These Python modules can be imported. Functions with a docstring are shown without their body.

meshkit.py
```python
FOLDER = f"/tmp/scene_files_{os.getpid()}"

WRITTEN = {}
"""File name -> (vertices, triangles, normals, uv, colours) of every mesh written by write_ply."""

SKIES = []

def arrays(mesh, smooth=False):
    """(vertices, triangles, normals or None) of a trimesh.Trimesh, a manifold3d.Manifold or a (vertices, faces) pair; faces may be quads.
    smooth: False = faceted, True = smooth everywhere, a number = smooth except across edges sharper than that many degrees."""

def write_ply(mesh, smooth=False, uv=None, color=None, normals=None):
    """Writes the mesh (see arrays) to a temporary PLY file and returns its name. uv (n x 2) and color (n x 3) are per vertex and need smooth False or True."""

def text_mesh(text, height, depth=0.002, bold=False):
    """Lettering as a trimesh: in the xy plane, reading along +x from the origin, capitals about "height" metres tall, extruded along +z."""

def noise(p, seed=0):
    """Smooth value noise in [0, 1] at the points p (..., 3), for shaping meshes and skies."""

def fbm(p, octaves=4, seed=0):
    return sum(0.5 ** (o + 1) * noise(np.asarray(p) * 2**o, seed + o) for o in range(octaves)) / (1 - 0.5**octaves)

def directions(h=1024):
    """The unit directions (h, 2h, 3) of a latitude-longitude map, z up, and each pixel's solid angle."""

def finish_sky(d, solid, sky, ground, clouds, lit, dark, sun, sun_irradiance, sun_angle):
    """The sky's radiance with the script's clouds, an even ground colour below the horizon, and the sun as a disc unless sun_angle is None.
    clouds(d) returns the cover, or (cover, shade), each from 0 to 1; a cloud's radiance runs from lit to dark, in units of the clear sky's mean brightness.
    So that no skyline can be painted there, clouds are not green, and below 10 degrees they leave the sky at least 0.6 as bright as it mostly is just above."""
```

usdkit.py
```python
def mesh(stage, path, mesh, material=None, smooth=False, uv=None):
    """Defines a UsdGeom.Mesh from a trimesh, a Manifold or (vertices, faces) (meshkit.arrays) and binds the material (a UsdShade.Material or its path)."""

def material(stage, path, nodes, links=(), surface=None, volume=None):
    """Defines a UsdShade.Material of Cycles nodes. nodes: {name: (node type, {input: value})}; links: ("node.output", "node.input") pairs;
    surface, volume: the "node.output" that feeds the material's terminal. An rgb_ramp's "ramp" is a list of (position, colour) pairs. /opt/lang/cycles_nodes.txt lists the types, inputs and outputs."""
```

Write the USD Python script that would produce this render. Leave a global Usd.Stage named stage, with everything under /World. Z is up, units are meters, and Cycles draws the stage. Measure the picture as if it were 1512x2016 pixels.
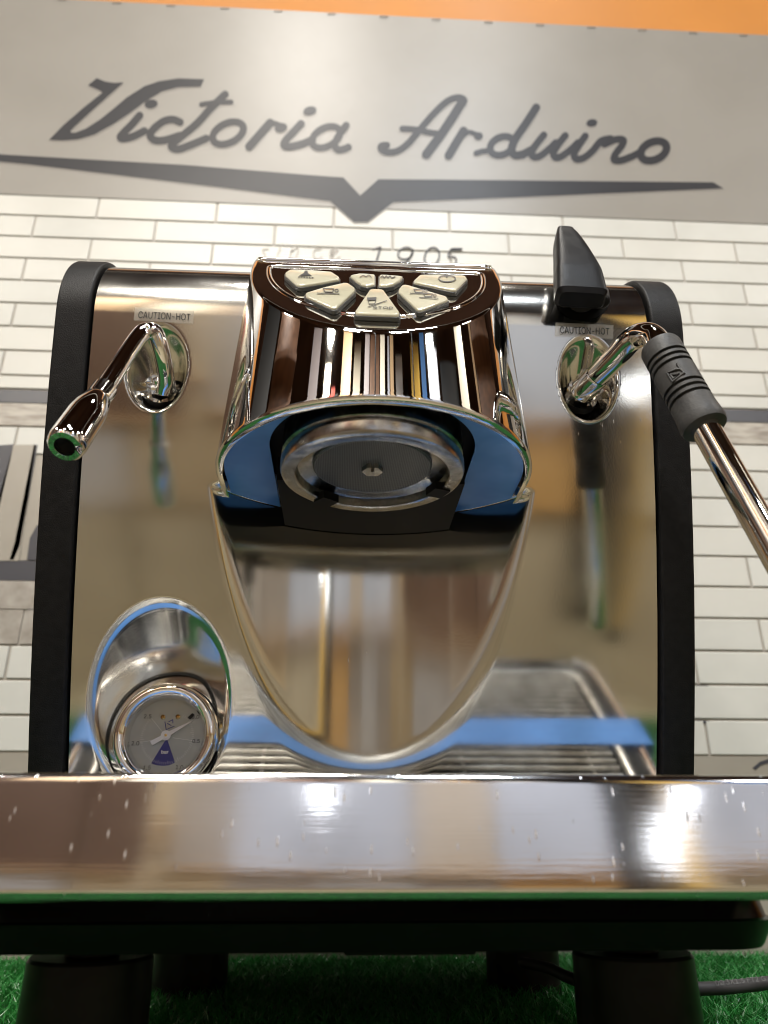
import math, random
import numpy as np, trimesh, manifold3d
import shapely
from shapely import affinity
from shapely.geometry import Polygon, LineString, Point
from shapely.ops import unary_union
from pxr import Usd, UsdGeom, UsdLux, UsdShade, Gf, Sdf
import usdkit, meshkit

random.seed(7)
RNG = np.random.default_rng(7)
stage = Usd.Stage.CreateInMemory()
UsdGeom.SetStageUpAxis(stage, 'Z')
UsdGeom.SetStageMetersPerUnit(stage, 1.0)
UsdGeom.Xform.Define(stage, '/World')
UsdGeom.Scope.Define(stage, '/World/Looks')

# ------------------------------------------------------------------ camera
CX, CZ = -0.013, 0.0905           # eye: left of the machine's centre line, 9 cm above the turf
PITCH, YAW = math.radians(23.0), math.radians(3.0)
EYE = np.array([CX, 0.0, CZ])
fwd = np.array([math.sin(YAW) * math.cos(PITCH), math.cos(YAW) * math.cos(PITCH), math.sin(PITCH)])
rgt = np.array([math.cos(YAW), -math.sin(YAW), 0.0])
upv = np.cross(rgt, fwd)
cam = UsdGeom.Camera.Define(stage, '/World/camera')
cam.CreateHorizontalApertureAttr(25.963)
cam.CreateVerticalApertureAttr(34.617)
cam.CreateFocalLengthAttr(26.0)
cam.CreateFStopAttr(9.0)
cam.CreateFocusDistanceAttr(0.385)
cam.CreateClippingRangeAttr(Gf.Vec2f(0.01, 200.0))
cam.CreateExposureAttr(0.12)
M4 = Gf.Matrix4d(*[float(x) for x in (*rgt, 0, *upv, 0, *(-fwd), 0, *EYE, 1)])
cam.AddTransformOp().Set(M4)

# photograph pixel (1512 x 2016) -> the ray's point on a given plane; used to place things where they stand
def ray(u, v):
    a, b = (u - 756) / 1514.0, (1008 - v) / 1514.0
    return fwd + a * rgt + b * upv
def at(u, v, y):
    r = ray(u, v)
    return EYE + r * (y / r[1])
def rel(p):                       # heights measured from the eye level are written with Z()
    return p
def Z(z):
    return z + CZ

# ------------------------------------------------------------------ materials
def mat(name, nodes, links, surface):
    return usdkit.material(stage, '/World/Looks/' + name, nodes, links, surface=surface)
def plain(name, color, rough=0.5, metal=0.0, **kw):
    return mat(name, {'p': ('principled_bsdf', dict(base_color=color, roughness=rough, metallic=metal, **kw))}, [], 'p.BSDF')
def noisy(name, c1, c2, scale, rough=(0.5, 0.5), metal=0.0, bump=0.0, stretch=(1, 1, 1), detail=4, bscale=None, dist=0.001, ramp=(0.35, 0.65), **kw):
    n = {'g': ('texture_coordinate', {}), 'm': ('mapping', {'scale': stretch}), 'n': ('noise_texture', {'scale': scale, 'detail': detail}),
         'r': ('rgb_ramp', {'ramp': [(ramp[0], c1), (ramp[1], c2)]}),
         'rr': ('map_range', {'from_min': 0.3, 'from_max': 0.7, 'to_min': rough[0], 'to_max': rough[1], 'clamp': True}),
         'p': ('principled_bsdf', dict(metallic=metal, **kw))}
    l = [('g.object', 'm.vector'), ('m.vector', 'n.vector'), ('n.fac', 'r.fac'), ('r.color', 'p.base_color'), ('n.fac', 'rr.value'), ('rr.result', 'p.roughness')]
    if bump:
        n['n2'] = ('noise_texture', {'scale': bscale or scale * 3, 'detail': 3})
        n['b'] = ('bump', {'strength': bump, 'distance': dist})
        l += [('m.vector', 'n2.vector'), ('n2.fac', 'b.height'), ('b.normal', 'p.normal')]
    return mat(name, n, l, 'p.BSDF')

def scratched(name, color, rough, scratch_rough, streak, amount, bump=0.02, tone=0.12, sparse=0.62):
    """Sheet steel: fine rolled grain, smears, sparse short scratches and specks that catch light."""
    n = {'g': ('texture_coordinate', {}),
         'm1': ('mapping', {'scale': streak}), 'n1': ('noise_texture', {'scale': 1.0, 'detail': 3}),
         'n3': ('noise_texture', {'scale': 22.0, 'detail': 4}),
         'm2': ('mapping', {'scale': (340, 340, 70), 'rotation': (0.0, 0.35, 0.0)}), 'v2': ('voronoi_texture', {'scale': 1.0, 'feature': 'f1'}),
         't2': ('map_range', {'from_min': 0.0, 'from_max': 0.15, 'to_min': 1.0, 'to_max': 0.0, 'clamp': True}),
         'n4': ('noise_texture', {'scale': 16.0, 'detail': 2}),
         't4': ('map_range', {'from_min': sparse, 'from_max': sparse + 0.05, 'to_min': 0.0, 'to_max': 1.0, 'clamp': True}),
         'k': ('math', {'math_type': 'multiply'}), 'ka': ('math', {'math_type': 'multiply', 'value2': amount}),
         'r': ('map_range', {'from_min': 0.3, 'from_max': 0.7, 'to_min': rough * 0.75, 'to_max': rough * 1.35, 'clamp': True}),
         'rm': ('mix_float', {'b': scratch_rough}),
         'tn': ('map_range', {'from_min': 0.3, 'from_max': 0.7, 'to_min': 1.0 - tone, 'to_max': 1.0, 'clamp': True}),
         'c': ('mix_color', {'blend_type': 'multiply', 'fac': 1.0, 'a': color}),
         'cm': ('combine_color', {'color_type': 'rgb'}),
         'b': ('bump', {'strength': bump, 'distance': 0.0004}),
         'h': ('math', {'math_type': 'multiply_add', 'value2': 3.0}),
         'p': ('principled_bsdf', {'metallic': 1.0})}
    l = [('g.object', 'm1.vector'), ('m1.vector', 'n1.vector'), ('g.object', 'n3.vector'), ('g.object', 'm2.vector'), ('m2.vector', 'v2.vector'), ('v2.distance', 't2.value'),
         ('g.object', 'n4.vector'), ('n4.fac', 't4.value'), ('t2.result', 'k.value1'), ('t4.result', 'k.value2'), ('k.value', 'ka.value1'),
         ('n3.fac', 'r.value'), ('r.result', 'rm.a'), ('ka.value', 'rm.fac'), ('rm.result', 'p.roughness'),
         ('n3.fac', 'tn.value'), ('tn.result', 'cm.r'), ('tn.result', 'cm.g'), ('tn.result', 'cm.b'), ('cm.color', 'c.b'), ('c.result', 'p.base_color'),
         ('k.value', 'h.value1'), ('n1.fac', 'h.value3'), ('h.value', 'b.height'), ('b.normal', 'p.normal')]
    return mat(name, n, l, 'p.BSDF')

CHROME = plain('chrome', (0.86, 0.85, 0.83), 0.025, 1.0)
CHROME_SOFT = noisy('worn_chrome', (0.74, 0.73, 0.71), (0.82, 0.81, 0.79), 60, rough=(0.05, 0.12), metal=1.0)
PANEL = scratched('satin_steel', (0.74, 0.725, 0.68), 0.112, 0.34, (900, 900, 900), 0.8, bump=0.015, sparse=0.62)
TRAY = scratched('polished_tray_steel', (0.90, 0.90, 0.92), 0.080, 0.45, (40, 40, 1400), 1.0, bump=0.045, sparse=0.38)
RINGSTEEL = noisy('dark_machined_steel', (0.38, 0.37, 0.35), (0.50, 0.49, 0.47), 90, rough=(0.16, 0.28), metal=1.0)
PLATE = noisy('blue_plate', (0.075, 0.25, 0.64), (0.105, 0.32, 0.74), 25, rough=(0.16, 0.26), metal=0.30)  # underside plates get an overall blue base colour, partly metallic
BLACK = noisy('grained_black_plastic', (0.006, 0.006, 0.0065), (0.009, 0.009, 0.0095), 300, rough=(0.40, 0.52), bump=0.35, bscale=1600, dist=0.0006, specular_ior_level=0.16)
BLACKGLOSS = noisy('black_moulded_plastic', (0.006, 0.006, 0.007), (0.010, 0.010, 0.011), 120, specular_ior_level=0.11, rough=(0.34, 0.46), bump=0.2, bscale=1500, dist=0.0004)
DARK = plain('dark_void', (0.004, 0.004, 0.004), 0.5, specular_ior_level=0.12)
BASE = plain('black_painted_sheet', (0.006, 0.006, 0.006), 0.20, specular_ior_level=0.22)
FOOT = noisy('black_foot_plastic', (0.007, 0.006, 0.006), (0.012, 0.011, 0.010), 50, rough=(0.26, 0.4), specular_ior_level=0.14)
RUBBER = noisy('dusty_black_rubber', (0.012, 0.012, 0.012), (0.034, 0.033, 0.032), 110, rough=(0.5, 0.7), bump=0.15, bscale=700)
CREAM = noisy('cream_resin', (0.50, 0.48, 0.36), (0.56, 0.54, 0.42), 40, rough=(0.12, 0.2), coat_weight=0.6, coat_roughness=0.04)
SKIRT = plain('grey_button_skirt', (0.05, 0.052, 0.05), 0.3)
INK = plain('dark_print', (0.014, 0.014, 0.014), 0.45)
TAPE = noisy('blue_masking_tape', (0.055, 0.19, 0.52), (0.075, 0.235, 0.60), 120, rough=(0.5, 0.65), bump=0.25, bscale=900, stretch=(1, 3, 1))
WHITE = plain('white_needle_paint', (0.94, 0.93, 0.90), 0.35)
PALELINE = plain('pale_dial_lines', (0.88, 0.88, 0.82), 0.5)
DIAL = noisy('grey_dial_paper', (0.47, 0.475, 0.42), (0.52, 0.525, 0.47), 80, rough=(0.5, 0.6))
NAVY = plain('navy_dial_print', (0.022, 0.024, 0.22), 0.5)
BRASS = plain('brass', (0.62, 0.42, 0.16), 0.2, 1.0)
MESHDARK = mat('perforated_screen', {'g': ('texture_coordinate', {}), 'm': ('mapping', {'scale': (1300, 1300, 1300)}), 'v': ('voronoi_texture', {'scale': 1.0, 'randomness': 0.0}),
    'r': ('rgb_ramp', {'ramp': [(0.25, (0.02, 0.02, 0.02)), (0.42, (0.16, 0.16, 0.155))]}), 'p': ('principled_bsdf', {'metallic': 0.6, 'roughness': 0.42})},
    [('g.object', 'm.vector'), ('m.vector', 'v.vector'), ('v.distance', 'r.fac'), ('r.color', 'p.base_color')], 'p.BSDF')
FILM = mat('clear_sticker_film', {'t': ('transparent_bsdf', {}), 'p': ('principled_bsdf', {'base_color': (0.62, 0.60, 0.55), 'roughness': 0.25}), 'x': ('mix_closure', {'fac': 0.30})},
    [('t.BSDF', 'x.closure1'), ('p.BSDF', 'x.closure2')], 'x.closure')
GLASS = mat('gauge_glass', {'t': ('transparent_bsdf', {}), 'p': ('glossy_bsdf', {'color': (0.9, 0.9, 0.9), 'roughness': 0.02}), 'f': ('fresnel', {'IOR': 1.45}), 'x': ('mix_closure', {})},
    [('f.fac', 'x.fac'), ('t.BSDF', 'x.closure1'), ('p.BSDF', 'x.closure2')], 'x.closure')
def woven(name, c1, c2, rough, spec=0.36):
    return mat(name, {'g': ('texture_coordinate', {}), 'n': ('noise_texture', {'scale': 6, 'detail': 4}), 'r': ('rgb_ramp', {'ramp': [(0.35, c1), (0.65, c2)]}),
        'm': ('mapping', {'scale': (60, 1, 1500)}), 'n2': ('noise_texture', {'scale': 1.0, 'detail': 2}), 'b': ('bump', {'strength': 0.16, 'distance': 0.0006}),
        'p': ('principled_bsdf', {'roughness': rough, 'specular_ior_level': spec})},
        [('g.object', 'n.vector'), ('n.fac', 'r.fac'), ('r.color', 'p.base_color'), ('g.object', 'm.vector'), ('m.vector', 'n2.vector'), ('n2.fac', 'b.height'), ('b.normal', 'p.normal')], 'p.BSDF')
BANNER = woven('satin_banner_grey', (0.225, 0.211, 0.187), (0.25, 0.235, 0.21), 0.36)
LETTER = woven('charcoal_print', (0.024, 0.0235, 0.027), (0.028, 0.0275, 0.031), 0.38, 0.20)
HALO = woven('lilac_grey_print_edge', (0.25, 0.235, 0.215), (0.26, 0.245, 0.225), 0.38)
def tilemat(name, c1, c2):
    return noisy(name, c1, c2, 9, rough=(0.33, 0.40), bump=0.06, bscale=140, detail=6, specular_ior_level=0.32)
TILES = [tilemat('cream_tile_a', (0.49, 0.49, 0.455), (0.56, 0.56, 0.525)), tilemat('cream_tile_b', (0.53, 0.525, 0.485), (0.58, 0.575, 0.535)), tilemat('cream_tile_c', (0.51, 0.51, 0.475), (0.59, 0.59, 0.555))]
GROUT = plain('taupe_grout', (0.36, 0.33, 0.29), 0.5)
GRID = noisy('brushed_grid_steel', (0.66, 0.65, 0.62), (0.74, 0.73, 0.70), 90, rough=(0.26, 0.36), metal=1.0)
STONE = noisy('printed_stone', (0.20, 0.17, 0.14), (0.44, 0.41, 0.36), 60, rough=(0.35, 0.45), stretch=(0.6, 1, 2.6), detail=6, ramp=(0.3, 0.6))
CONCRETE = noisy('printed_concrete', (0.24, 0.215, 0.185), (0.36, 0.335, 0.30), 60, rough=(0.35, 0.45), detail=6)
SLATE = plain('slate_print', (0.045, 0.047, 0.058), 0.35)
TAUPE = noisy('taupe_print', (0.29, 0.265, 0.225), (0.33, 0.305, 0.26), 10, rough=(0.35, 0.4))
ORANGE = noisy('ochre_wall_paint', (0.43, 0.158, 0.010), (0.48, 0.18, 0.014), 5, rough=(0.6, 0.7))
GRASSM = mat('turf_blades', {'g': ('geometry', {}), 'r': ('rgb_ramp', {'ramp': [(0.0, (0.03, 0.22, 0.045)), (0.5, (0.06, 0.46, 0.10)), (1.0, (0.18, 0.66, 0.26))]}), 'p': ('principled_bsdf', {'roughness': 0.28}), 'tr': ('translucent_bsdf', {'color': (0.03, 0.22, 0.03)}), 'x': ('mix_closure', {'fac': 0.22})},
    [('g.random_per_island', 'r.fac'), ('r.color', 'p.base_color'), ('p.BSDF', 'x.closure1'), ('tr.BSDF', 'x.closure2')], 'x.closure')
TURF = plain('turf_backing', (0.008, 0.045, 0.010), 0.8)
CORDM = noisy('grey_black_cord_rubber', (0.025, 0.024, 0.026), (0.04, 0.038, 0.04), 60, rough=(0.45, 0.6))
PALEPRINT = plain('pale_cord_print', (0.16, 0.16, 0.16), 0.5)
WOOD = noisy('dark_wood', (0.10, 0.05, 0.028), (0.17, 0.085, 0.045), 7, rough=(0.4, 0.55), stretch=(1, 1, 6))

# ------------------------------------------------------------------ prim helpers
def numbered(path):
    k, p = 0, path
    while stage.GetPrimAtPath(p):
        k += 1
        p = f'{path}_{k:03d}'
    return p
def data(prim, **kw):
    for k, v in kw.items():
        if v is not None:
            prim.SetCustomDataByKey(k, v)
    return prim
def thing(name, label, category, group=None, parent='/World'):
    x = UsdGeom.Xform.Define(stage, numbered(f'{parent}/{name}'))
    data(x.GetPrim(), label=label, category=category, group=group)
    return str(x.GetPath())
def joint(name, parent, label=None):
    x = UsdGeom.Xform.Define(stage, numbered(f'{parent}/{name}'))
    data(x.GetPrim(), label=label)
    return str(x.GetPath())
def obj(name, m, material, parent='/World', smooth=30, **kw):
    p = usdkit.mesh(stage, numbered(f'{parent}/{name}'), m, material, smooth=smooth)
    data(p.GetPrim(), **kw)
    return str(p.GetPath())
def structure(name, m, material, smooth=False):
    return obj(name, m, material, smooth=smooth, kind='structure')

# ------------------------------------------------------------------ mesh helpers
def box(x0, x1, y0, y1, z0, z1):
    b = trimesh.creation.box((x1 - x0, y1 - y0, z1 - z0))
    b.apply_translation(((x0 + x1) / 2, (y0 + y1) / 2, (z0 + z1) / 2))
    return b
def join(*ms):
    return trimesh.util.concatenate([m for m in ms])
def basis(o, x, y, z):
    m = np.eye(4)
    m[:3, 0], m[:3, 1], m[:3, 2], m[:3, 3] = x, y, z, o
    return m
def loft(rings, closed=True, cap0=False, cap1=False):
    rings = [np.asarray(r, float) for r in rings]
    n, k = len(rings[0]), len(rings)
    v = np.vstack(rings)
    i, j = np.meshgrid(np.arange(k - 1), np.arange(n if closed else n - 1), indexing='ij')
    j2 = (j + 1) % n
    q = np.stack([i * n + j, i * n + j2, (i + 1) * n + j2, (i + 1) * n + j], -1).reshape(-1, 4)
    f = np.vstack([q[:, [0, 1, 2]], q[:, [0, 2, 3]]])
    extra = []
    for flag, base, flip in ((cap0, 0, True), (cap1, (k - 1) * n, False)):
        if flag:
            v = np.vstack([v, rings[0 if base == 0 else -1].mean(0)])
            c = len(v) - 1
            t = np.stack([np.full(n, c), base + np.arange(n), base + (np.arange(n) + 1) % n], 1)
            extra.append(t[:, ::-1] if flip else t)
    if extra:
        f = np.vstack([f] + extra)
    return trimesh.Trimesh(v, f, process=False)
def fixed(m):
    m.merge_vertices()
    trimesh.repair.fix_normals(m)
    return m
def lathe(profile, M=np.eye(4), n=64):
    a = np.linspace(0, 2 * np.pi, n, endpoint=False)
    rings = [np.stack([r * np.cos(a), r * np.sin(a), np.full(n, z)], 1) for r, z in profile]
    m = loft(rings)
    m.apply_transform(M)
    return m
def axis_frame(o, d):
    d = np.asarray(d, float); d = d / np.linalg.norm(d)
    x = np.cross(d, [0, 0, 1.0] if abs(d[2]) < 0.9 else [1.0, 0, 0]); x /= np.linalg.norm(x)
    return basis(o, x, np.cross(d, x), d)
def curve(pts, n=60):
    """Catmull-Rom through the points."""
    p = np.asarray(pts, float)
    p = np.vstack([2 * p[0] - p[1], p, 2 * p[-1] - p[-2]])
    out = []
    for i in range(1, len(p) - 2):
        t = np.linspace(0, 1, max(2, n // (len(p) - 3)), endpoint=False)[:, None]
        a, b, c, d = p[i - 1], p[i], p[i + 1], p[i + 2]
        out.append(0.5 * (2 * b + (c - a) * t + (2 * a - 5 * b + 4 * c - d) * t**2 + (3 * b - a - 3 * c + d) * t**3))
    return np.vstack(out + [p[-2][None]])
def bent(pts, r, n=10):
    """Polyline with its corners rounded by arcs of about r."""
    p = [np.asarray(q, float) for q in pts]
    out = [p[0]]
    for a, b, c in zip(p, p[1:], p[2:]):
        u, w = a - b, c - b
        d = min(r, 0.48 * np.linalg.norm(u), 0.48 * np.linalg.norm(w))
        s, e = b + u / np.linalg.norm(u) * d, b + w / np.linalg.norm(w) * d
        for t in np.linspace(0, 1, n):
            out.append((1 - t)**2 * s + 2 * t * (1 - t) * b + t * t * e)
    return np.array(out + [p[-1]])
def tube(pts, r, n=20, caps=True):
    p = np.asarray(pts, float)
    r = np.broadcast_to(r, (len(p),))
    t = np.gradient(p, axis=0); t /= np.linalg.norm(t, axis=1, keepdims=True)
    u = np.cross(t[0], [0, 0, 1.0] if abs(t[0][2]) < 0.9 else [1.0, 0, 0]); u /= np.linalg.norm(u)
    a = np.linspace(0, 2 * np.pi, n, endpoint=False)
    rings = []
    for k in range(len(p)):
        u = u - t[k] * (u @ t[k]); u /= np.linalg.norm(u)
        w = np.cross(t[k], u)
        rings.append(p[k] + r[k] * (np.cos(a)[:, None] * u + np.sin(a)[:, None] * w))
    return loft(rings, cap0=caps, cap1=caps)
def ball_hull(points, r, level=2):
    s = trimesh.creation.icosphere(level, 1.0).vertices
    r = np.broadcast_to(r, (len(points),))
    return trimesh.convex.convex_hull(np.vstack([np.asarray(p) + s * q for p, q in zip(points, r)]))
def outline(poly, n=96):
    c = np.array(poly.exterior.coords)
    L = poly.exterior.length
    return np.array([poly.exterior.interpolate(L * i / n).coords[0] for i in range(n)])
def pillow(poly, h0, h1, r, M, rnd=0.0006, n=80, dome=0.0):
    """A convex rounded outline extruded from h0 to h1 with a soft top edge."""
    poly = shapely.geometry.polygon.orient(poly.buffer(-rnd).buffer(rnd))
    o = outline(poly, n); c = o.mean(0); rho = np.linalg.norm(o - c, axis=1).mean()
    rings = [np.c_[o, np.full(n, h0)], np.c_[o, np.full(n, h1 - r)]]
    for a in np.linspace(0.2, np.pi / 2, 6):
        k = 1 - r * (1 - math.cos(a)) / rho
        rings.append(np.c_[c + (o - c) * k, np.full(n, h1 - r + r * math.sin(a))])
    k = 1 - r / rho
    for s in (0.8, 0.5, 0.2):
        rings.append(np.c_[c + (o - c) * k * s, np.full(n, h1 + dome * (1 - s * s))])
    m = loft(rings, cap1=True)
    m.apply_transform(M)
    return m
def flat(poly, depth, M):
    """A 2D shape extruded by depth along the frame's z."""
    gs = [g for g in getattr(poly, 'geoms', [poly]) if g.area > 0]
    m = join(*[trimesh.creation.extrude_polygon(g, depth, engine='earcut') for g in gs])
    m.apply_transform(M)
    return m
def text(s, height, M, depth=0.0001, bold=False, center=True, width=None):
    m = meshkit.text_mesh(s, height, depth, bold)
    lo, hi = m.bounds
    if center:
        m.apply_translation((-(lo[0] + hi[0]) / 2, -height / 2, 0))
    if width:
        m.apply_scale((width / (hi[0] - lo[0]), 1, 1))
    m.apply_transform(M)
    return m
def stroke(pts, w, smooth=True, closed=False):
    p = np.asarray(pts, float)
    if smooth:
        p = curve(np.vstack([p, p[:1]]) if closed else p, 12 * len(p))
    return LineString(p).buffer(w / 2, cap_style='round')
def ell(cx, cy, a, b, deg=0):
    return affinity.rotate(affinity.scale(Point(cx, cy).buffer(1, 32), a, b), deg, origin=(cx, cy))
def ringel(cx, cy, a, b, deg, w):
    return ell(cx, cy, a + w / 2, b + w / 2, deg).difference(ell(cx, cy, max(a - w / 2, 1), max(b - w / 2, 1), deg))

# ================================================================== SETTING
WY = 0.70                          # the banner's plane
structure('turf_base', box(-1.3, 1.3, 0.185, 0.715, -0.012, 0.0), TURF)
structure('counter', box(-1.32, 1.32, 0.178, 0.72, -0.075, -0.0125), WOOD)
structure('wall', box(-4, 4, 0.735, 0.80, -0.95, 1.30), ORANGE)
structure('wall_upper', box(-4, 4, 0.760, 0.80, 1.303, 2.35), noisy('dark_soffit', (0.016, 0.008, 0.005), (0.024, 0.012, 0.008), 3, rough=(0.9, 0.95), specular_ior_level=0.0))
structure('floor', box(-6, 6, -7, 0.73, -1.0, -0.95), noisy('hall_floor', (0.30, 0.26, 0.17), (0.38, 0.33, 0.22), 1.5, rough=(0.35, 0.55)))
structure('ceiling', box(-6, 6, -7, 0.73, 2.35, 2.42), noisy('brown_ceiling', (0.034, 0.017, 0.010), (0.050, 0.026, 0.016), 2.0, rough=(0.9, 0.95), specular_ior_level=0.0))
structure('wall_far', box(-6, 6, -7.1, -7, -0.95, 2.35), noisy('hall_wall', (0.52, 0.46, 0.38), (0.60, 0.53, 0.44), 1.5, rough=(0.6, 0.7)))

# ------------------------------------------------------------------ light: the hall's lamps, seen in the chrome, and added fill lamps
dome = UsdLux.DomeLight.Define(stage, '/World/sky')
data(dome.GetPrim(), kind='structure')
DM = usdkit.material(stage, '/World/Looks/hall_air', {'b': ('background_shader', {'color': (1.0, 0.86, 0.70), 'strength': 0.42})}, [], surface='b.background')
UsdShade.MaterialBindingAPI.Apply(dome.GetPrim()).Bind(DM)
def emit(name, color, strength):
    return mat(name, {'e': ('emission', {'color': color, 'strength': strength})}, [], 'e.emission')
LAMPW = emit('lamp_white', (1.0, 0.93, 0.84), 72.0)
HALL_FILL = emit('lamp_hall_fill', (1.0, 0.94, 0.85), 190.0)  # unseen lamps added as frontal fill for the dial and grass
LAMPG = emit('lamp_glare', (1.0, 0.95, 0.88), 84.0)
LAMPC = emit('lamp_cool', (0.86, 0.93, 1.0), 115.0)
LAMPS_ = emit('lamp_side', (1.0, 0.95, 0.88), 85.0)
LAMPB2 = emit('spot_bright', (0.95, 0.97, 1.0), 3.0)
LAMPB = emit('spot_white', (0.95, 0.97, 1.0), 12.0)
def ceiling_lamp(x, y, z, r, m, label):
    t = thing('ceiling_lamp', label, 'lamp', 'lamps of the hall mirrored in the chrome')
    M = basis((x, y, z), (1, 0, 0), (0, -1, 0), (0, 0, -1))
    obj('housing', lathe([(0.0, -0.10), (r * 1.25, -0.10), (r * 1.25, 0.0), (r * 1.02, 0.0), (r * 1.02, -0.02), (0, -0.02)], M, 32), BLACK, t)
    obj('diffuser', lathe([(r, -0.012), (0.0001, -0.008)], M, 32), m, t)
LAMPS = [(0.30, 0.42, 2.25, 0.085, LAMPW, 'ceiling lamp close to the banner, above the machine'), (-0.16, -0.28, 2.25, 0.14, LAMPG, 'ceiling lamp whose glare washes over the banner'), (1.95, -0.15, 2.25, 0.16, LAMPS_, 'ceiling lamp out to the right of the machine'), (-1.95, -0.15, 2.25, 0.16, LAMPS_, 'ceiling lamp out to the left of the machine'),
         (0.35, -0.75, 2.25, 0.15, LAMPC, 'cool ceiling lamp in the middle of the hall'), (-1.5, -1.7, 2.25, 0.13, HALL_FILL, 'added fill lamp in the left of the hall'), (-0.55, -1.25, 2.25, 0.18, HALL_FILL, 'added fill lamp left of the middle of the hall'), (1.7, -1.7, 2.25, 0.13, HALL_FILL, 'added fill lamp in the right of the hall')]
for x, y, z, r, m, lab in LAMPS:
    ceiling_lamp(x, y, z, r, m, lab)
def bounce(u, v, dist, y=0.259, tilt=6.6):
    """A point of the hall that the steel lip mirrors at this photograph pixel."""
    p = at(u, v, y); d = ray(u, v); d = d / np.linalg.norm(d)
    n = np.array([0, -math.cos(math.radians(tilt)), math.sin(math.radians(tilt))])
    return p + (d - 2 * (d @ n) * n) * dist
def spot(u, v, dist, r, m, label):
    c = bounce(u, v, dist); d = np.array([0.05, 0.2, 0.10]) - c
    M = axis_frame(c, d)
    t = thing('spot_lamp', label, 'lamp')
    obj('housing', lathe([(0.001, -0.16), (r * 0.7, -0.16), (r * 1.15, -0.03), (r * 1.2, 0.012), (r * 1.03, 0.012), (r * 1.02, -0.01)], M, 32), BLACK, t)
    obj('lens', lathe([(r * 1.01, 0.0), (0.0001, 0.004)], M, 32), m, t)
    up_ = c + np.array([0, -0.05, 0])
    obj('rod', tube(np.array([up_, [up_[0], up_[1], 2.35]]), 0.012, 8), BLACK, t)
spot(1352, 1672, 2.62, 0.115, LAMPB2, 'spot lamp mirrored as the large white glare on the right of the steel lip')
spot(635, 1550, 1.45, 0.018, LAMPB, 'spot lamp mirrored as the white glare on the middle of the steel lip')
spot(1345, 1546, 1.45, 0.018, LAMPB, 'small spot lamp mirrored on the upper edge of the steel lip')

# ------------------------------------------------------------------ stands in the hall, seen only as stripes in the chrome
STC = {n: plain('board_' + n, c, 0.5) for n, c in dict(yellow=(0.80, 0.50, 0.10), cream=(0.75, 0.70, 0.58), red=(0.42, 0.05, 0.03), white=(0.85, 0.85, 0.85), blue=(0.05, 0.16, 0.40), brown=(0.15, 0.065, 0.03), black=(0.02, 0.02, 0.02), grey=(0.28, 0.25, 0.26), tan=(0.45, 0.30, 0.16), silver=(0.55, 0.58, 0.66)).items()}
STC['brown'] = WOOD
def stand(a0, a1, r, h, c, label, shelves=0):
    t = thing('display_stand', label, 'display stand')
    a = math.radians((a0 + a1) / 2); w = 2 * r * math.tan(math.radians(a1 - a0) / 2)
    x = np.array([math.cos(a), math.sin(a), 0]); o = np.array([r * math.sin(a), 0.27 - r * math.cos(a), -0.95])
    M = basis(o, x, np.cross([0, 0, 1.0], x), (0, 0, 1))
    def part(n, *b):
        m = box(*b); m.apply_transform(M); obj(n, m, STC[c] if n != 'foot' else BLACK, t, smooth=False)
    part('board', -w / 2, w / 2, -0.06, 0.0, 0.03, h)
    part('foot', -w / 2 - 0.02, w / 2 + 0.02, -0.2, 0.15, 0.0, 0.03)
    for k in range(shelves):
        part('shelf', -w / 2, w / 2, 0.001, 0.16, 0.5 + k * 0.42, 0.53 + k * 0.42)
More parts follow.
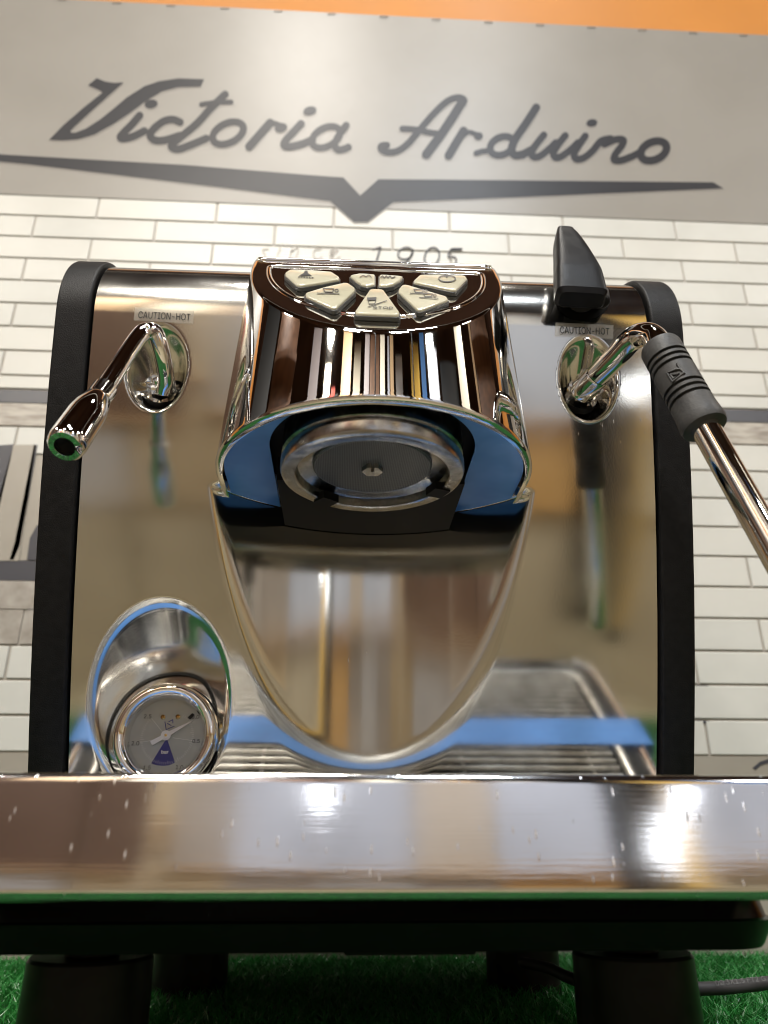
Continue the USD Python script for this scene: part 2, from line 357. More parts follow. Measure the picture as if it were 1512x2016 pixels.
for row in [(-104, -88, 1.7, 3.1, 'black', 'black board far out on the left, at the drum edge'), (-86, -66, 2.0, 3.1, 'brown', 'wooden shelf unit on the left of the hall', 6), (-64, -53, 2.4, 2.7, 'black', 'black board right of the wooden shelf unit'),
        (-44.5, -41.5, 2.3, 2.4, 'cream', 'narrow cream board left of the tall cream one'), (-30.5, -28.5, 2.7, 3.0, 'black', 'narrow black board left of the tan one'), (-12.5, -11, 2.5, 2.8, 'tan', 'narrow tan board left of the dark wooden one'), (7, 8.4, 2.4, 3.1, 'silver', 'narrow silvery board right of the dark wooden one'), (79.5, 81.5, 1.9, 3.1, 'tan', 'narrow tan board far out on the right'),
        (-52, -45, 2.2, 3.0, 'grey', 'grey board on the left of the hall'), (-40, -35, 2.6, 3.1, 'cream', 'cream board left of the red one'), (-34, -31, 2.5, 2.9, 'red', 'narrow red board on the left'), (-27, -20, 2.3, 3.2, 'tan', 'tan board left of the centre'),
        (-18, -13, 2.6, 3.2, 'cream', 'cream board just left of the centre'), (-10, -6.5, 2.35, 3.2, 'grey', 'grey board beside the dark wooden one'), (-6, 1, 2.4, 3.2, 'brown', 'dark wooden board straight behind the camera'), (1.6, 5, 2.3, 3.1, 'cream', 'cream board right of the dark wooden one'), (9, 11.5, 2.3, 3.1, 'tan', 'narrow tan board just right of the centre'), (13, 18, 2.7, 3.2, 'white', 'white board right of the centre'),
        (19, 22, 2.9, 3.2, 'black', 'narrow black board left of the yellow one'), (24.5, 31, 2.6, 3.2, 'yellow', 'yellow board mirrored as the bright yellow stripe'), (32.5, 36, 2.2, 3.1, 'blue', 'narrow blue board right of the yellow one'), (38, 46, 2.6, 3.2, 'silver', 'silvery board on the right of the hall'),
        (48, 62, 2.3, 2.9, 'black', 'broad black board on the right of the hall'), (64, 71, 2.2, 3.1, 'cream', 'cream board far out on the right'), (73, 79, 1.9, 2.0, 'red', 'short red board far out on the right'), (82, 102, 1.9, 3.1, 'brown', 'wooden shelf unit on the right of the hall', 6)]:
    stand(*row[:5], row[5], *(row[6:]))

def low_unit(a0, a1, r, ztop, zmid, mtop, mlow, label):
    t = thing('counter_unit', label, 'counter')
    a = math.radians((a0 + a1) / 2); w = 2 * r * math.tan(math.radians(a1 - a0) / 2)
    x = np.array([math.cos(a), math.sin(a), 0]); o = np.array([r * math.sin(a), 0.27 - r * math.cos(a), 0.0])
    M = basis(o, x, np.cross([0, 0, 1.0], x), (0, 0, 1))
    for n, m, *b in (('upper_panel', mtop, -w / 2, w / 2, -0.05, 0.0, zmid + 0.012, ztop), ('ledge', STC['tan'], -w / 2, w / 2, -0.05, 0.03, zmid - 0.012, zmid + 0.011), ('lower_panel', mlow, -w / 2, w / 2, -0.05, -0.002, -0.05, zmid - 0.013), ('plinth', UM_['olive'], -w / 2, w / 2, -0.05, -0.03, -0.95, -0.051)):
        q = box(*b); q.apply_transform(M); obj(n, q, m, t, smooth=False)
UM_ = {n: noisy('unit_' + n, tuple(0.8 * k for k in c), c, 3, rough=(0.4, 0.5)) for n, c in dict(bluegrey=(0.52, 0.57, 0.68), taupe=(0.38, 0.34, 0.30), beige=(0.56, 0.50, 0.43), ochre=(0.64, 0.40, 0.16), silver=(0.55, 0.55, 0.56), cream=(0.62, 0.58, 0.40), olive=(0.52, 0.47, 0.35), umber=(0.13, 0.075, 0.048), sand=(0.52, 0.42, 0.27)).items()}
for a0, a1, zt, zm, mt, ml, lab in [(-75, -54, 0.9, 0.36, 'umber', 'sand', 'brown counter far out on the left, over a sandy front'), (-53.9, -40.2, 0.9, 0.36, 'umber', 'beige', 'brown counter on the left over a pale beige front'), (-40, -20.2, 0.9, 0.32, 'umber', 'silver', 'brown counter over a silvery front, in the left end of the steel lip'),
        (-20, -15.5, 0.9, 0.32, 'umber', 'sand', 'narrow brown counter over a sandy front on the left'), (-15.4, -13.6, 0.95, 0.5, 'sand', 'sand', 'narrow sandy post mirrored left of the middle of the steel lip'),
        (-13.5, -9, 0.9, 0.36, 'taupe', 'sand', 'taupe counter left of the middle of the hall'), (-8.9, -2.6, 0.9, 0.36, 'bluegrey', 'taupe', 'blue grey counter left of straight behind the camera, over taupe'), (-2.5, 5.4, 0.9, 0.36, 'bluegrey', 'silver', 'blue grey counter straight behind the camera, over silver'), (5.6, 12, 0.9, 0.36, 'beige', 'taupe', 'beige counter right of the middle, over a taupe front'),
        (12.1, 20.8, 0.9, 0.36, 'bluegrey', 'ochre', 'blue grey counter on the right, over an ochre front'), (26.8, 44, 0.9, 0.36, 'bluegrey', 'olive', 'blue grey counter further right, over an olive front'), (44.1, 58, 0.9, 0.36, 'taupe', 'sand', 'taupe counter on the far right over a sandy front'), (58.1, 78, 0.9, 0.36, 'taupe', 'cream', 'taupe counter far out on the right over a cream front')]:
    low_unit(a0, a1, 1.75, zt, zm, UM_[mt], UM_[ml], lab)

# ------------------------------------------------------------------ grass
def grass():
    n = 130000
    x = RNG.uniform(-0.62, 0.70, n); y = RNG.uniform(0.186, 0.712, n)
    keep = (np.abs(x) < 0.30 + 0.55 * np.abs(y - 0.15)) | True
    x, y = x[keep], y[keep]; n = len(x)
    h = RNG.uniform(0.005, 0.0105, n); w = RNG.uniform(0.0007, 0.0012, n)
    a = RNG.uniform(0, 2 * np.pi, n); lean = RNG.uniform(0.3, 1.6, n) * h; b = RNG.uniform(0, 2 * np.pi, n)
    dx, dy = np.cos(a) * w / 2, np.sin(a) * w / 2
    lx, ly = np.cos(b) * lean, np.sin(b) * lean
    z0 = np.full(n, -0.0005)
    P = np.stack([np.stack([x - dx, y - dy, z0], 1), np.stack([x + dx, y + dy, z0], 1),
                  np.stack([x + dx * .8 + lx * .4, y + dy * .8 + ly * .4, h * .62], 1), np.stack([x - dx * .8 + lx * .4, y - dy * .8 + ly * .4, h * .62], 1),
                  np.stack([x + lx, y + ly, h], 1)], 1).reshape(-1, 3)
    k = np.arange(n)[:, None] * 5
    F = np.vstack([k + [0, 1, 2], k + [0, 2, 3], k + [3, 2, 4]])
    obj('grass', trimesh.Trimesh(P, F, process=False), GRASSM, smooth=False, kind='stuff', label='bright green artificial grass under the machine', category='grass')
grass()

# ------------------------------------------------------------------ banner wall with printed tiles
def wx(u, v):                      # photograph pixel -> (x, z) on the banner
    p = at(u, v, WY)
    return p[0], p[2]
WM = basis((0, WY, 0), (1, 0, 0), (0, 0, 1), (0, -1, 0))       # 2D (x, z) -> wall, extruding towards the viewer
def onwall(poly):
    return shapely.transform(poly, lambda c: np.array([wx(*q) for q in c]))
BN = thing('banner', 'glossy hung banner with charcoal script over cream wall tiles', 'banner')
zb = lambda z: Z(z)
T0, T1 = Z(0.688), Z(1.0315)       # band between tiles and orange wall
obj('backing', box(-1.0, 1.0, WY + 0.0005, WY + 0.012, 0.002, T0), GROUT, BN, smooth=False)
obj('band', box(-1.0, 1.0, WY - 0.0012, WY + 0.0125, T0, T1), BANNER, BN, smooth=False)
def tile(x0, x1, z0, z1, m, yf=WY - 0.0010):
    c = 0.0006
    o, i = np.array([[x0, z0], [x1, z0], [x1, z1], [x0, z1]]), np.array([[x0 + c, z0 + c], [x1 - c, z0 + c], [x1 - c, z1 - c], [x0 + c, z1 - c]])
    r = [np.c_[o[:, 0], np.full(4, WY + 0.0004), o[:, 1]], np.c_[o[:, 0], np.full(4, yf + c * .5), o[:, 1]], np.c_[i[:, 0], np.full(4, yf), i[:, 1]]]
    t = loft(r, cap1=True)
    obj('tile', t, m, BN, smooth=False)
def tile_rows(ztop, zbot, nrows, xoff, xa, xb, mats, skip=None):
    h = (ztop - zbot) / nrows
    for k in range(nrows):
        z1 = ztop - k * h - 0.0012; z0 = ztop - (k + 1) * h + 0.0012
        x = xoff[k % 2]
        while x > xa: x -= 0.1365
        while x < xb:
            x0, x1 = x + 0.0012, x + 0.1365 - 0.0012
            if not (skip and skip(x0, x1, z0, z1)):
                tile(x0, x1, z0, z1, mats[RNG.integers(len(mats))])
            x += 0.1365
HIDDEN = lambda x0, x1, z0, z1: x0 > -0.20 and x1 < 0.20 and z1 < Z(0.42)      # behind the machine
tile_rows(T0, Z(0.4430), 8, (-0.2954 + CX, -0.363 + CX), -0.62, 0.68, TILES, HIDDEN)
tile_rows(Z(0.4430), Z(0.4265), 1, (-0.2954 + CX,), -0.62, 0.68, TILES, HIDDEN)
def strip(name, z0, z1, m, x0=-0.62, x1=0.68, d=0.0010, label=None):
    obj(name, box(x0, x1, WY - d, WY + 0.0004, z0, z1), m, BN, smooth=False, label=label)
strip('dark_stripe', Z(0.4105), Z(0.4255), SLATE)
strip('stone_strip', Z(0.384), Z(0.4095), STONE)
tile_rows(Z(0.383), Z(0.0676), 10, (0.2594 + CX, 0.3274 + CX), 0.17, 0.68, TILES)                    # right of the machine
# left of the machine: the print shows grey cabinets on a slate band over concrete
tile_rows(Z(0.383), Z(0.3515), 1, (-0.3330 + CX,), -0.62, -0.17, TILES)
strip('slate_band', Z(0.2205), Z(0.2400), SLATE, -0.62, -0.15)
strip('print_ground', Z(0.2405), Z(0.3510), TAUPE, -0.62, -0.15, d=0.0004)
strip('concrete_strip', Z(0.1935), Z(0.2200), CONCRETE, -0.62, -0.15)
for a, b in ((-0.62, -0.2935), (-0.2915, -0.15)):
    strip('concrete_block', Z(0.1610), Z(0.1925), CONCRETE, a + CX, b + CX)
tile_rows(Z(0.1600), Z(0.0676), 3, (-0.2990 + CX, -0.3500 + CX), -0.62, -0.17, TILES)
strip('skirting', 0.003, Z(0.0672), TAUPE)
def patch(name, pts, m, d=0.0003, y=0.0012):
    p = shapely.geometry.polygon.orient(onwall(Polygon(pts)))
    t = flat(p, d, WM); t.apply_translation((0, -y, 0))
    obj(name, t, m, BN, smooth=False)
patch('printed_cabinet', [(-30, 880), (28, 876), (22, 905), (0, 1000), (-30, 1000)], SLATE)
patch('printed_cabinet', [(28, 877), (72, 877), (38, 1105), (-10, 1105), (-10, 1010)], TAUPE)
patch('printed_gap', [(68, 877), (75, 877), (40, 1075), (28, 1103), (20, 1103), (30, 1070)], SLATE)
patch('printed_gap', [(60, 1060), (74, 1035), (95, 1035), (95, 1103), (54, 1103)], SLATE)
patch('printed_branch', [(1480, 1512), (1494, 1500), (1512, 1494), (1530, 1500), (1512, 1502), (1496, 1507), (1486, 1516)], SLATE)
for zz, a, b in ((Z(0.1290), 0.318, 0.336), (Z(0.1930), -0.29, -0.275), (Z(0.0972), 0.318, 0.332)):
    obj('dark_joint', box(a + CX, b + CX, WY - 0.0008, WY + 0.0004, zz - 0.0011, zz + 0.0011), SLATE, BN, smooth=False)

# script lettering, stroke by stroke as it stands on the banner
def z5(*p): return [(60 + a / 3.78, 100 + b / 3.78) for a, b in p]
def z6(*p): return [(380 + a / 3.78, 140 + b / 3.78) for a, b in p]
def z7(*p): return [(720 + a / 4.447, 160 + b / 4.447) for a, b in p]
def z8(*p): return [(1000 + a / 3.436, 190 + b / 3.436) for a, b in p]
def El(zf, s, cx, cy, a, b, deg, w=None):
    (x, y), = zf((cx, cy))
    return ringel(x, y, a / s, b / s, deg, w / s) if w else ell(x, y, a / s, b / s, deg)
S5, S7, S8 = 3.78, 4.447, 3.436
V = Polygon(z5((140, 672), (250, 560), (400, 430), (540, 318), (500, 296), (430, 266), (465, 238), (495, 212), (560, 238), (630, 248), (700, 243), (600, 330), (450, 465), (330, 575), (300, 608), (312, 620), (345, 615), (420, 585), (520, 520), (620, 440), (720, 355), (850, 272), (960, 235), (1100, 214), (1295, 220), (1270, 276), (1100, 280), (980, 312), (860, 385), (740, 475), (620, 555), (480, 632), (360, 667), (250, 676))).buffer(-1).buffer(2).buffer(-1)
word1 = [V,
    stroke(z5((815, 490), (755, 560), (690, 625), (672, 655), (705, 662), (770, 645), (850, 605)), 15), El(z5, S5, 900, 405, 50, 33, -10),
    stroke(z5((1115, 540), (1060, 520), (990, 535), (920, 590), (893, 640), (930, 675), (1010, 672), (1110, 640)), 15),
    stroke(z6((240, 182), (130, 290), (30, 400), (-90, 500), (-160, 565), (-110, 590), (-20, 560), (100, 510)), 15), stroke(z6((65, 258), (180, 240), (285, 240)), 10, smooth=False),
    El(z6, S5, 262, 470, 122, 72, -26, 54),
    stroke(z6((575, 395), (500, 480), (420, 570)), 17, smooth=False), stroke(z6((520, 450), (590, 400), (650, 415)), 11), El(z6, S5, 655, 430, 48, 34, -15),
    stroke(z6((805, 400), (750, 460), (690, 525), (680, 562), (720, 572), (800, 555), (890, 520)), 15), El(z6, S5, 870, 305, 50, 33, -14),
    El(z6, S5, 990, 500, 112, 68, -28, 52), stroke(z6((1140, 412), (1090, 480), (1055, 550), (1075, 592), (1120, 590), (1155, 575)), 14)]
word2 = [stroke(z7((185, 570), (140, 575), (135, 605), (190, 632), (280, 620), (370, 555), (460, 450), (580, 310), (700, 195), (790, 155), (850, 165), (850, 205)), 13.5), El(z7, S7, 160, 578, 52, 30, -25),
    stroke(z7((850, 180), (770, 310), (650, 490), (530, 650)), 18, smooth=False), stroke(z7((320, 425), (450, 435), (560, 460), (640, 470)), 12),
    stroke(z7((855, 445), (790, 550), (725, 660)), 17, smooth=False), stroke(z7((840, 500), (900, 455), (980, 480)), 9), El(z7, S7, 985, 490, 40, 35, 0),
    stroke(z7((965, 640), (1010, 625), (1060, 620)), 11, smooth=False), El(z7, S7, 1190, 575, 108, 76, -25, 62),
    stroke(z7((1490, 240), (1400, 380), (1310, 510), (1275, 600), (1300, 655), (1370, 650), (1440, 615)), 16),
    stroke(z8((240, 268), (190, 330), (160, 385), (170, 415), (215, 410), (290, 350), (320, 320)), 14), stroke(z8((100, 410), (150, 370), (200, 310)), 11),
    stroke(z8((385, 272), (335, 335), (305, 390), (320, 420), (360, 412), (430, 360), (470, 320)), 14),
    stroke(z8((520, 275), (475, 340), (445, 395), (460, 430), (510, 422), (570, 375), (625, 310), (690, 292)), 14), El(z8, S8, 565, 186, 38, 26, -8),
    stroke(z8((650, 330), (720, 300), (775, 300), (770, 335), (725, 395), (715, 435), (760, 440), (830, 415), (890, 385)), 14),
    El(z8, S8, 982, 375, 92, 60, -24, 54)]
SWOOSH = Polygon([(-60, 303.5), (0, 306), (365, 327), (650, 350), (676, 351.5), (709, 387), (745, 355), (1000, 357), (1403, 361), (1423, 373), (1000, 391), (774, 400), (724, 439), (697, 439), (650, 398), (460, 374), (60, 326), (0, 320), (-60, 313)])
def print_on(name, shape, y, m, d=0.0002):
    for g in getattr(shape, 'geoms', [shape]):
        g = shapely.geometry.polygon.orient(onwall(g.simplify(0.15)))
        t = flat(g, d, WM); t.apply_translation((0, -y, 0))
        obj(name, t, m, BN, smooth=False)
w1, w2 = unary_union(word1), unary_union(word2)
for w in (w1, w2, SWOOSH):
    print_on('letter_edge', w.buffer(2.2), 0.0013, HALO)
print_on('letter', w1, 0.0016, LETTER); print_on('letter', w2, 0.0016, LETTER)
print_on('winged_emblem', SWOOSH, 0.0016, LETTER)
# "since 1905" in thin italic below the emblem, half behind the machine
def yr(u0, pts, w=2.6): return stroke([(u0 + a, 490 + b) for a, b in pts], w)
year = [yr(738, [(-4, 4), (6, 0), (12, -1)], 2), yr(738, [(11, -1), (2, 30), (0, 36)], 3.6), ringel(798, 501, 15, 11, -20, 3), yr(798, [(15, 4), (6, 24), (-12, 36)], 3), ringel(850, 508, 14, 19, 20, 3.2),
        yr(890, [(18, 2), (-2, 3), (-8, 18), (4, 18), (8, 26), (2, 38), (-12, 40)], 2.8), yr(890, [(-2, 4), (18, 3)], 4)]
since = [yr(515, [(14, 2), (2, 4), (8, 14), (2, 22), (-8, 20)], 2.2), yr(548, [(4, 0), (-2, 18), (6, 20)], 2.2), ell(556, 484, 2.5, 2), yr(575, [(0, 0), (-5, 22)], 2.2), yr(575, [(-2, 8), (10, 0), (12, 6), (7, 22), (14, 20)], 2.2), yr(622, [(10, 2), (-2, 4), (-5, 16), (4, 22), (12, 18)], 2.2), yr(655, [(-5, 12), (9, 6), (6, 0), (-4, 6), (-5, 18), (4, 23), (14, 18)], 2.2)]
for g in year + since:
    print_on('year_letter', g, 0.0018, TAUPE if g in since else LETTER)  # the word since is paler: the glare's fading is put into its colour
for k in range(17):                # staples along the banner's upper hem
    x = -0.62 + k * 0.0715
    obj('staple', tube(np.array([[x - 0.006, WY - 0.0006, T1 - 0.004], [x - 0.005, WY - 0.0022, T1 - 0.004], [x + 0.005, WY - 0.0022, T1 - 0.0035], [x + 0.006, WY - 0.0006, T1 - 0.0035]]), 0.0005, 6), HALO, BN)

# ================================================================== ESPRESSO MACHINE
MA = thing('espresso_machine', 'one-group steel and chrome espresso machine with black side panels on grass', 'espresso machine')
def prof(z):                       # y of the leaning front sheet, z from the eye level
    return 0.4159 - 0.4531 * z + 0.5119 * z * z
ZT, RA = 0.252, 0.043
aT = math.atan(0.4531 - 1.0238 * ZT)
AC = np.array([prof(ZT) + RA * math.cos(aT), ZT + RA * math.sin(aT)])
def profile(off=0.0, z0=-0.005, nz=200, na=36, back=0.62, extra_r=0.0):
    z = np.linspace(z0, ZT, nz)
    sl = -0.4531 + 1.0238 * z
    n = np.stack([-np.ones_like(z), sl], 1); n /= np.linalg.norm(n, axis=1, keepdims=True)
    p = np.stack([prof(z), z], 1) + n * off
    a = np.linspace(-aT, np.pi / 2, na)[1:]
    arc = AC + (RA + off) * np.stack([-np.cos(a), np.sin(a)], 1)
    return np.vstack([p, arc, [[back, AC[1] + RA + off]]])
PR = profile(0.0)
def onprof(u, v, off=0.0003):
    """Where the ray of a photograph pixel meets the front sheet (bend included)."""
    r = ray(u, v); m = r[2] / r[1]
    P = profile(off, nz=400, na=120)
    e = P[:, 1] / P[:, 0]
    k = int(np.argmax(e))
    y = np.interp(m, e[:k + 1], P[:k + 1, 0])
    return EYE + r * (y / r[1])
def smax(a, b, k):
    h = np.maximum(k - np.abs(a - b), 0) / k
    return np.maximum(a, b) + h * h * k / 4
# dishes pressed into the sheet: centre found from the photograph
def dish_at(u, v):
    p = onprof(u, v, 0); return p[0], p[2] - CZ
DL, DR, DG = dish_at(309, 722), dish_at(1158, 745), (dish_at(316, 1380)[0], 0.0625)
GR = np.array([DG[0], 0.062])
def panel_y(x, z):
    y0 = prof(z)
    y = y0.copy()
    R = 0.105
    back = 0.4034 - 0.083 * (z - 0.031)
    s = np.where(np.abs(x) < R, back - R + np.sqrt(np.maximum(R * R - x * x, 0)), -1)
    s = s - np.maximum(z - 0.1642, 0) * 7.0
    y = smax(y, s, 0.0042)
    for (cx, cz), rx, rz, D, p in ((DL, 0.0150, 0.0222, 0.020, 1), (DR, 0.0150, 0.0222, 0.020, 1), (DG, 0.0335, 0.0455, 0.024, 1)):
        q = ((x - cx) / rx)**2 + ((z - cz) / rz)**2
        g = D * (1 - np.minimum(q, 4))
        g = np.where(g > 0, g, g)
        y = smax(y, y0 + g, 0.0035)
    return y
def front_panel():
    HW = 0.1462
    xs = np.linspace(-HW, HW, 300)
    zs = np.linspace(-0.004, ZT, 270)
    X, Zz = np.meshgrid(xs, zs)
    Y = panel_y(X, Zz)
    rings = [np.stack([X[k], Y[k], Zz[k] + CZ], 1) for k in range(len(zs))]
    for y, z in PR[200:]:
        rings.append(np.stack([xs, np.full_like(xs, y), np.full_like(xs, z + CZ)], 1))
    m = loft(rings, closed=False)
    m.invert()
    return m
fp = front_panel()
obj('front_panel', fp, PANEL, MA, smooth=True, label='leaning satin steel front with scoop and pressed oval dishes')

# black side panels
def slab(pts, x0, x1, bev):
    p = np.asarray(pts, float)
    t = np.roll(p, -1, 0) - np.roll(p, 1, 0); t /= np.linalg.norm(t, axis=1, keepdims=True)
    n = np.stack([t[:, 1], -t[:, 0]], 1)
    if Polygon(p).exterior.is_ccw is False: n = -n
    rings = []
    for x, d in ((x0, bev), (x0 + bev * .3, bev * .3), (x0 + bev, 0), (x1 - bev, 0), (x1 - bev * .3, bev * .3), (x1, bev)):
        q = p - n * d
        rings.append(np.stack([np.full(len(q), x), q[:, 0], q[:, 1] + CZ], 1))
    m = loft(rings)
    # end faces
    for r, flip in ((rings[0], False), (rings[-1], True)):
        pv, pf = trimesh.creation.triangulate_polygon(Polygon(r[:, 1:]), engine='earcut')
        m = join(m, trimesh.Trimesh(np.c_[np.full(len(pv), r[0, 0]), pv], pf, process=False))
    return fixed(m)
side = np.vstack([profile(0.0026, z0=-0.02, nz=60, na=24), [[0.62, -0.02]]])
for s in (-1, 1):
    a, b = sorted((s * 0.1475, s * 0.1652))
    obj('side_panel', slab(side, a, b, 0.0016), BLACK, MA, smooth=35)
gap = np.vstack([profile(-0.003, z0=-0.02, nz=40, na=20), [[0.62, -0.02]]])
obj('gap_strip', slab(gap, -0.1476, -0.1460, 0.0002), DARK, MA); obj('gap_strip', slab(gap, 0.1460, 0.1476, 0.0002), DARK, MA)  # near-black strips stand in for the shade in the side gaps
obj('rear_cover', box(-0.146, 0.146, 0.6, 0.62, Z(-0.02), Z(0.29)), BASE, MA, smooth=False)

# ---------------------------------------------------------------- group head: chrome drum cut by the slanted keypad
F0, F1 = np.array([0.2662, 0.1965]), np.array([0.335, 0.2900])     # (y, z) front and back of the keypad plane
sd = (F1 - F0) / np.linalg.norm(F1 - F0); nd = np.array([-sd[1], sd[0]])
FM = basis((0, F1[0], F1[1] + CZ), (1, 0, 0), (0, sd[0], sd[1]), (0, nd[0], nd[1]))
def face2(u, v, h):
    """Photograph pixel -> keypad coordinates (x, t) on the plane h above the keypad."""
    o, n = FM[:3, 3], FM[:3, 2]
    r = ray(u, v)
    p = EYE + r * (((o + n * h - EYE) @ n) / (r @ n))
    d = p - o
    return d @ FM[:3, 0], d @ FM[:3, 1]
ZR = 0.160                         # rim height
def dsec(z, t):
    """Point of the D-shaped section at height z; t in [0, 1] from right back round the front to left back."""
    k = (z - ZR) / (0.29 - ZR)
    w = 0.0768 + (0.0662 - 0.0768) * k
    yc = 0.342
    pr = 0.078 - 0.0020 * k
    yb = 0.405
    L1, L2 = yb - yc, math.pi * 0.077
    tot = 2 * L1 + L2
    s = t * tot
    if s < L1: return np.array([w, yb - s])
    if s > L1 + L2: return np.array([-w, yc + (s - L1 - L2)])
    a = (s - L1) / L2 * math.pi
    return np.array([w * math.cos(a), yc - pr * math.sin(a)])
def drum():
    N = 220
    cols = []
    for i in range(N + 1):
        t = i / N
        zc = 0.292
        for _ in range(12):
            y = dsec(zc, t)[1]
            zc = min(F0[1] + (y - F0[0]) * sd[1] / sd[0], 0.292)
        P = lambda z: np.array([*dsec(z, t), z])
        c = np.array([0.0, 0.342, 0])
        col = []
        b = P(ZR)
        inward = np.array([c[0] - b[0], c[1] - b[1], 0]) if b[1] < 0.342 else np.array([-np.sign(b[0]), 0, 0]); inward /= np.linalg.norm(inward)
        for a in np.linspace(-90, 80, 9):      # rounded lower lip
            aa = math.radians(a)
            col.append(P(ZR + 0.0028 + 0.0022 * math.sin(aa)) + inward * (0.0036 * (1 - math.cos(aa)) if a < 0 else 0.0))
        rr = 0.0016
        for z in np.linspace(ZR + 0.006, zc - rr, 26):
            col.append(P(z))
        top = P(zc)
        if zc < 0.2919:
            ctr = np.array([0, 0.318, F0[1] + (0.318 - F0[0]) * sd[1] / sd[0]])
        else:
            ctr = np.array([0, max(top[1], 0.345), 0.292])
        inn = ctr - top; inn /= np.linalg.norm(inn)
        s0, e0 = P(zc - rr), top + inn * rr * 1.3
        for q in np.linspace(0.15, 1, 6):
            col.append((1 - q)**2 * s0 + 2 * q * (1 - q) * top + q * q * e0)
        cols.append(np.array(col))
    K = len(cols[0])
    rings = [np.array([c[k] for c in cols]) + [0, 0, CZ] for k in range(K)]
    side_m = loft(rings, closed=False)
    e = rings[-1]
    isf = e[:, 2] < Z(0.2912)
    f = e[isf]
    cen = np.array([0, 0.318, Z(F0[1] + (0.318 - F0[0]) * sd[1] / sd[0])])
    v = np.vstack([f, cen]); n = len(f)
    tri = np.array([[n, i, (i + 1) % n] for i in range(n)])
    face_m = trimesh.Trimesh(v, tri, process=False)
    bk = e[~isf]
    bk = bk[np.argsort(bk[:, 1])]
    x = np.abs(bk[:, 0]).max()
    lid = trimesh.Trimesh([[-x, f[:, 1].max(), Z(0.2915)], [x, f[:, 1].max(), Z(0.2915)], [x, 0.405, Z(0.2915)], [-x, 0.405, Z(0.2915)]], [[0, 1, 2], [0, 2, 3]], process=False)
    return side_m, face_m, lid
sm, fm, lid = drum()
GH = obj('group_head', sm, CHROME, MA, smooth=True, label='mirror chrome drum housing of the brew group')
KEY = obj('keypad', join(fm, lid), CHROME, MA, smooth=False, label='slanted chrome keypad with seven cream buttons')
# raised border plate of the keypad
def dplate():
    a = np.linspace(0.06, math.pi - 0.06, 80)
    pts = [(0.0568 * math.cos(t), -0.0055 - 0.0930 * math.sin(t)**0.9) for t in a]
    return Polygon(pts).buffer(-0.004).buffer(0.004)
dp = shapely.geometry.polygon.orient(dplate())
def rimband(poly, w, h, M):
    o = outline(poly, 160)
    t = np.roll(o, -1, 0) - np.roll(o, 1, 0); t /= np.linalg.norm(t, axis=1, keepdims=True)
    n = np.stack([t[:, 1], -t[:, 0]], 1)
    rings = []
    for a in np.linspace(0, np.pi, 9):
        rings.append(np.c_[o + n * (w * math.cos(a)), np.full(len(o), h * math.sin(a))])
    m = loft(rings); m.apply_transform(M); return m
obj('keypad_border', rimband(dp, 0.0013, 0.0009, FM), CHROME, KEY, smooth=True)
q5 = lambda pts: [(500 + a / 3.024, 480 + b / 3.024) for a, b in pts]
HB = 0.0033
def kp(pts, h=HB): return Polygon([face2(u, v, h) for u, v in q5(pts)])
BTN = [('pale cream button with a shower symbol', [(187, 165), (212, 150), (330, 153), (465, 164), (508, 192), (508, 208), (400, 228), (285, 245), (255, 240), (187, 180)]),
       ('pale cream button with one cup symbol', [(305, 290), (420, 255), (540, 228), (560, 228), (602, 258), (602, 275), (490, 378), (468, 378), (312, 308)]),
       ('pale cream button with glass symbol and stop lettering', [(690, 268), (705, 264), (760, 266), (772, 272), (868, 405), (860, 420), (735, 416), (608, 410), (602, 398)]),
       ('pale cream button with two cups symbol', [(862, 265), (880, 242), (900, 238), (1150, 312), (1158, 328), (995, 390), (975, 388), (860, 280)]),
       ('pale cream button with a power symbol', [(952, 212), (985, 182), (1125, 180), (1260, 186), (1270, 202), (1205, 270), (1180, 272), (955, 226)]),
       ('small cream lens-shaped button, left of the pair', [(572, 184), (625, 173), (720, 178), (722, 236), (680, 247), (640, 238), (605, 215)]),
       ('small cream lens-shaped button with a wave symbol', [(748, 180), (800, 182), (890, 190), (868, 215), (830, 237), (790, 246), (743, 243)])]
for lab, pts in BTN:
    p = kp(pts)
    small = 'small' in lab
    hh = HB if not small else HB
    obj('button_skirt', pillow(p.buffer(0.0005), 0.0002, hh - 0.0012, 0.0003, FM, 0.0012), SKIRT, KEY, smooth=40)
    obj('button', pillow(p, hh - 0.0014, hh, 0.0011, FM, 0.0014, dome=0.0004), CREAM, KEY, smooth=60, label=lab)
def icon(shape, h=HB + 0.0007):
    """Shape in the zoomed keypad pixels -> raised print on the buttons."""
    g = shapely.transform(shape, lambda c: np.array([face2(500 + a / 3.024, 480 + b / 3.024, h) for a, b in c]))
    M = FM.copy(); M[:3, 3] = FM[:3, 3] + FM[:3, 2] * h
    gs = [shapely.geometry.polygon.orient(x) for x in getattr(g, 'geoms', [g])]
    obj('symbol', join(*[flat(x, 0.00006, M) for x in gs]), INK, KEY, smooth=False)
def outl(pts, w): return LineString(pts + pts[:1]).buffer(w / 2)
icon(unary_union([Polygon([(304, 160), (318, 160), (322, 175), (345, 190), (268, 190), (296, 175)])] + [ell(268 + 16 * k, 197 + k * 0.8, 6, 3) for k in range(6)]))
cup = lambda x, y, s: [outl([(x, y), (x + 64 * s, y + 2), (x + 56 * s, y + 22 * s), (x + 12 * s, y + 21 * s)], 5), ringel(x + 80 * s, y + 12 * s, 10 * s, 8 * s, 0, 4)]
icon(unary_union(cup(412, 266, 1.0) + [LineString([(378, 294), (507, 298)]).buffer(2)]))
icon(unary_union(cup(952, 271, 0.9) + cup(1008, 296, 0.86) + [LineString([(930, 294), (1035, 298)]).buffer(1.8), LineString([(985, 319), (1097, 325)]).buffer(1.8)]))
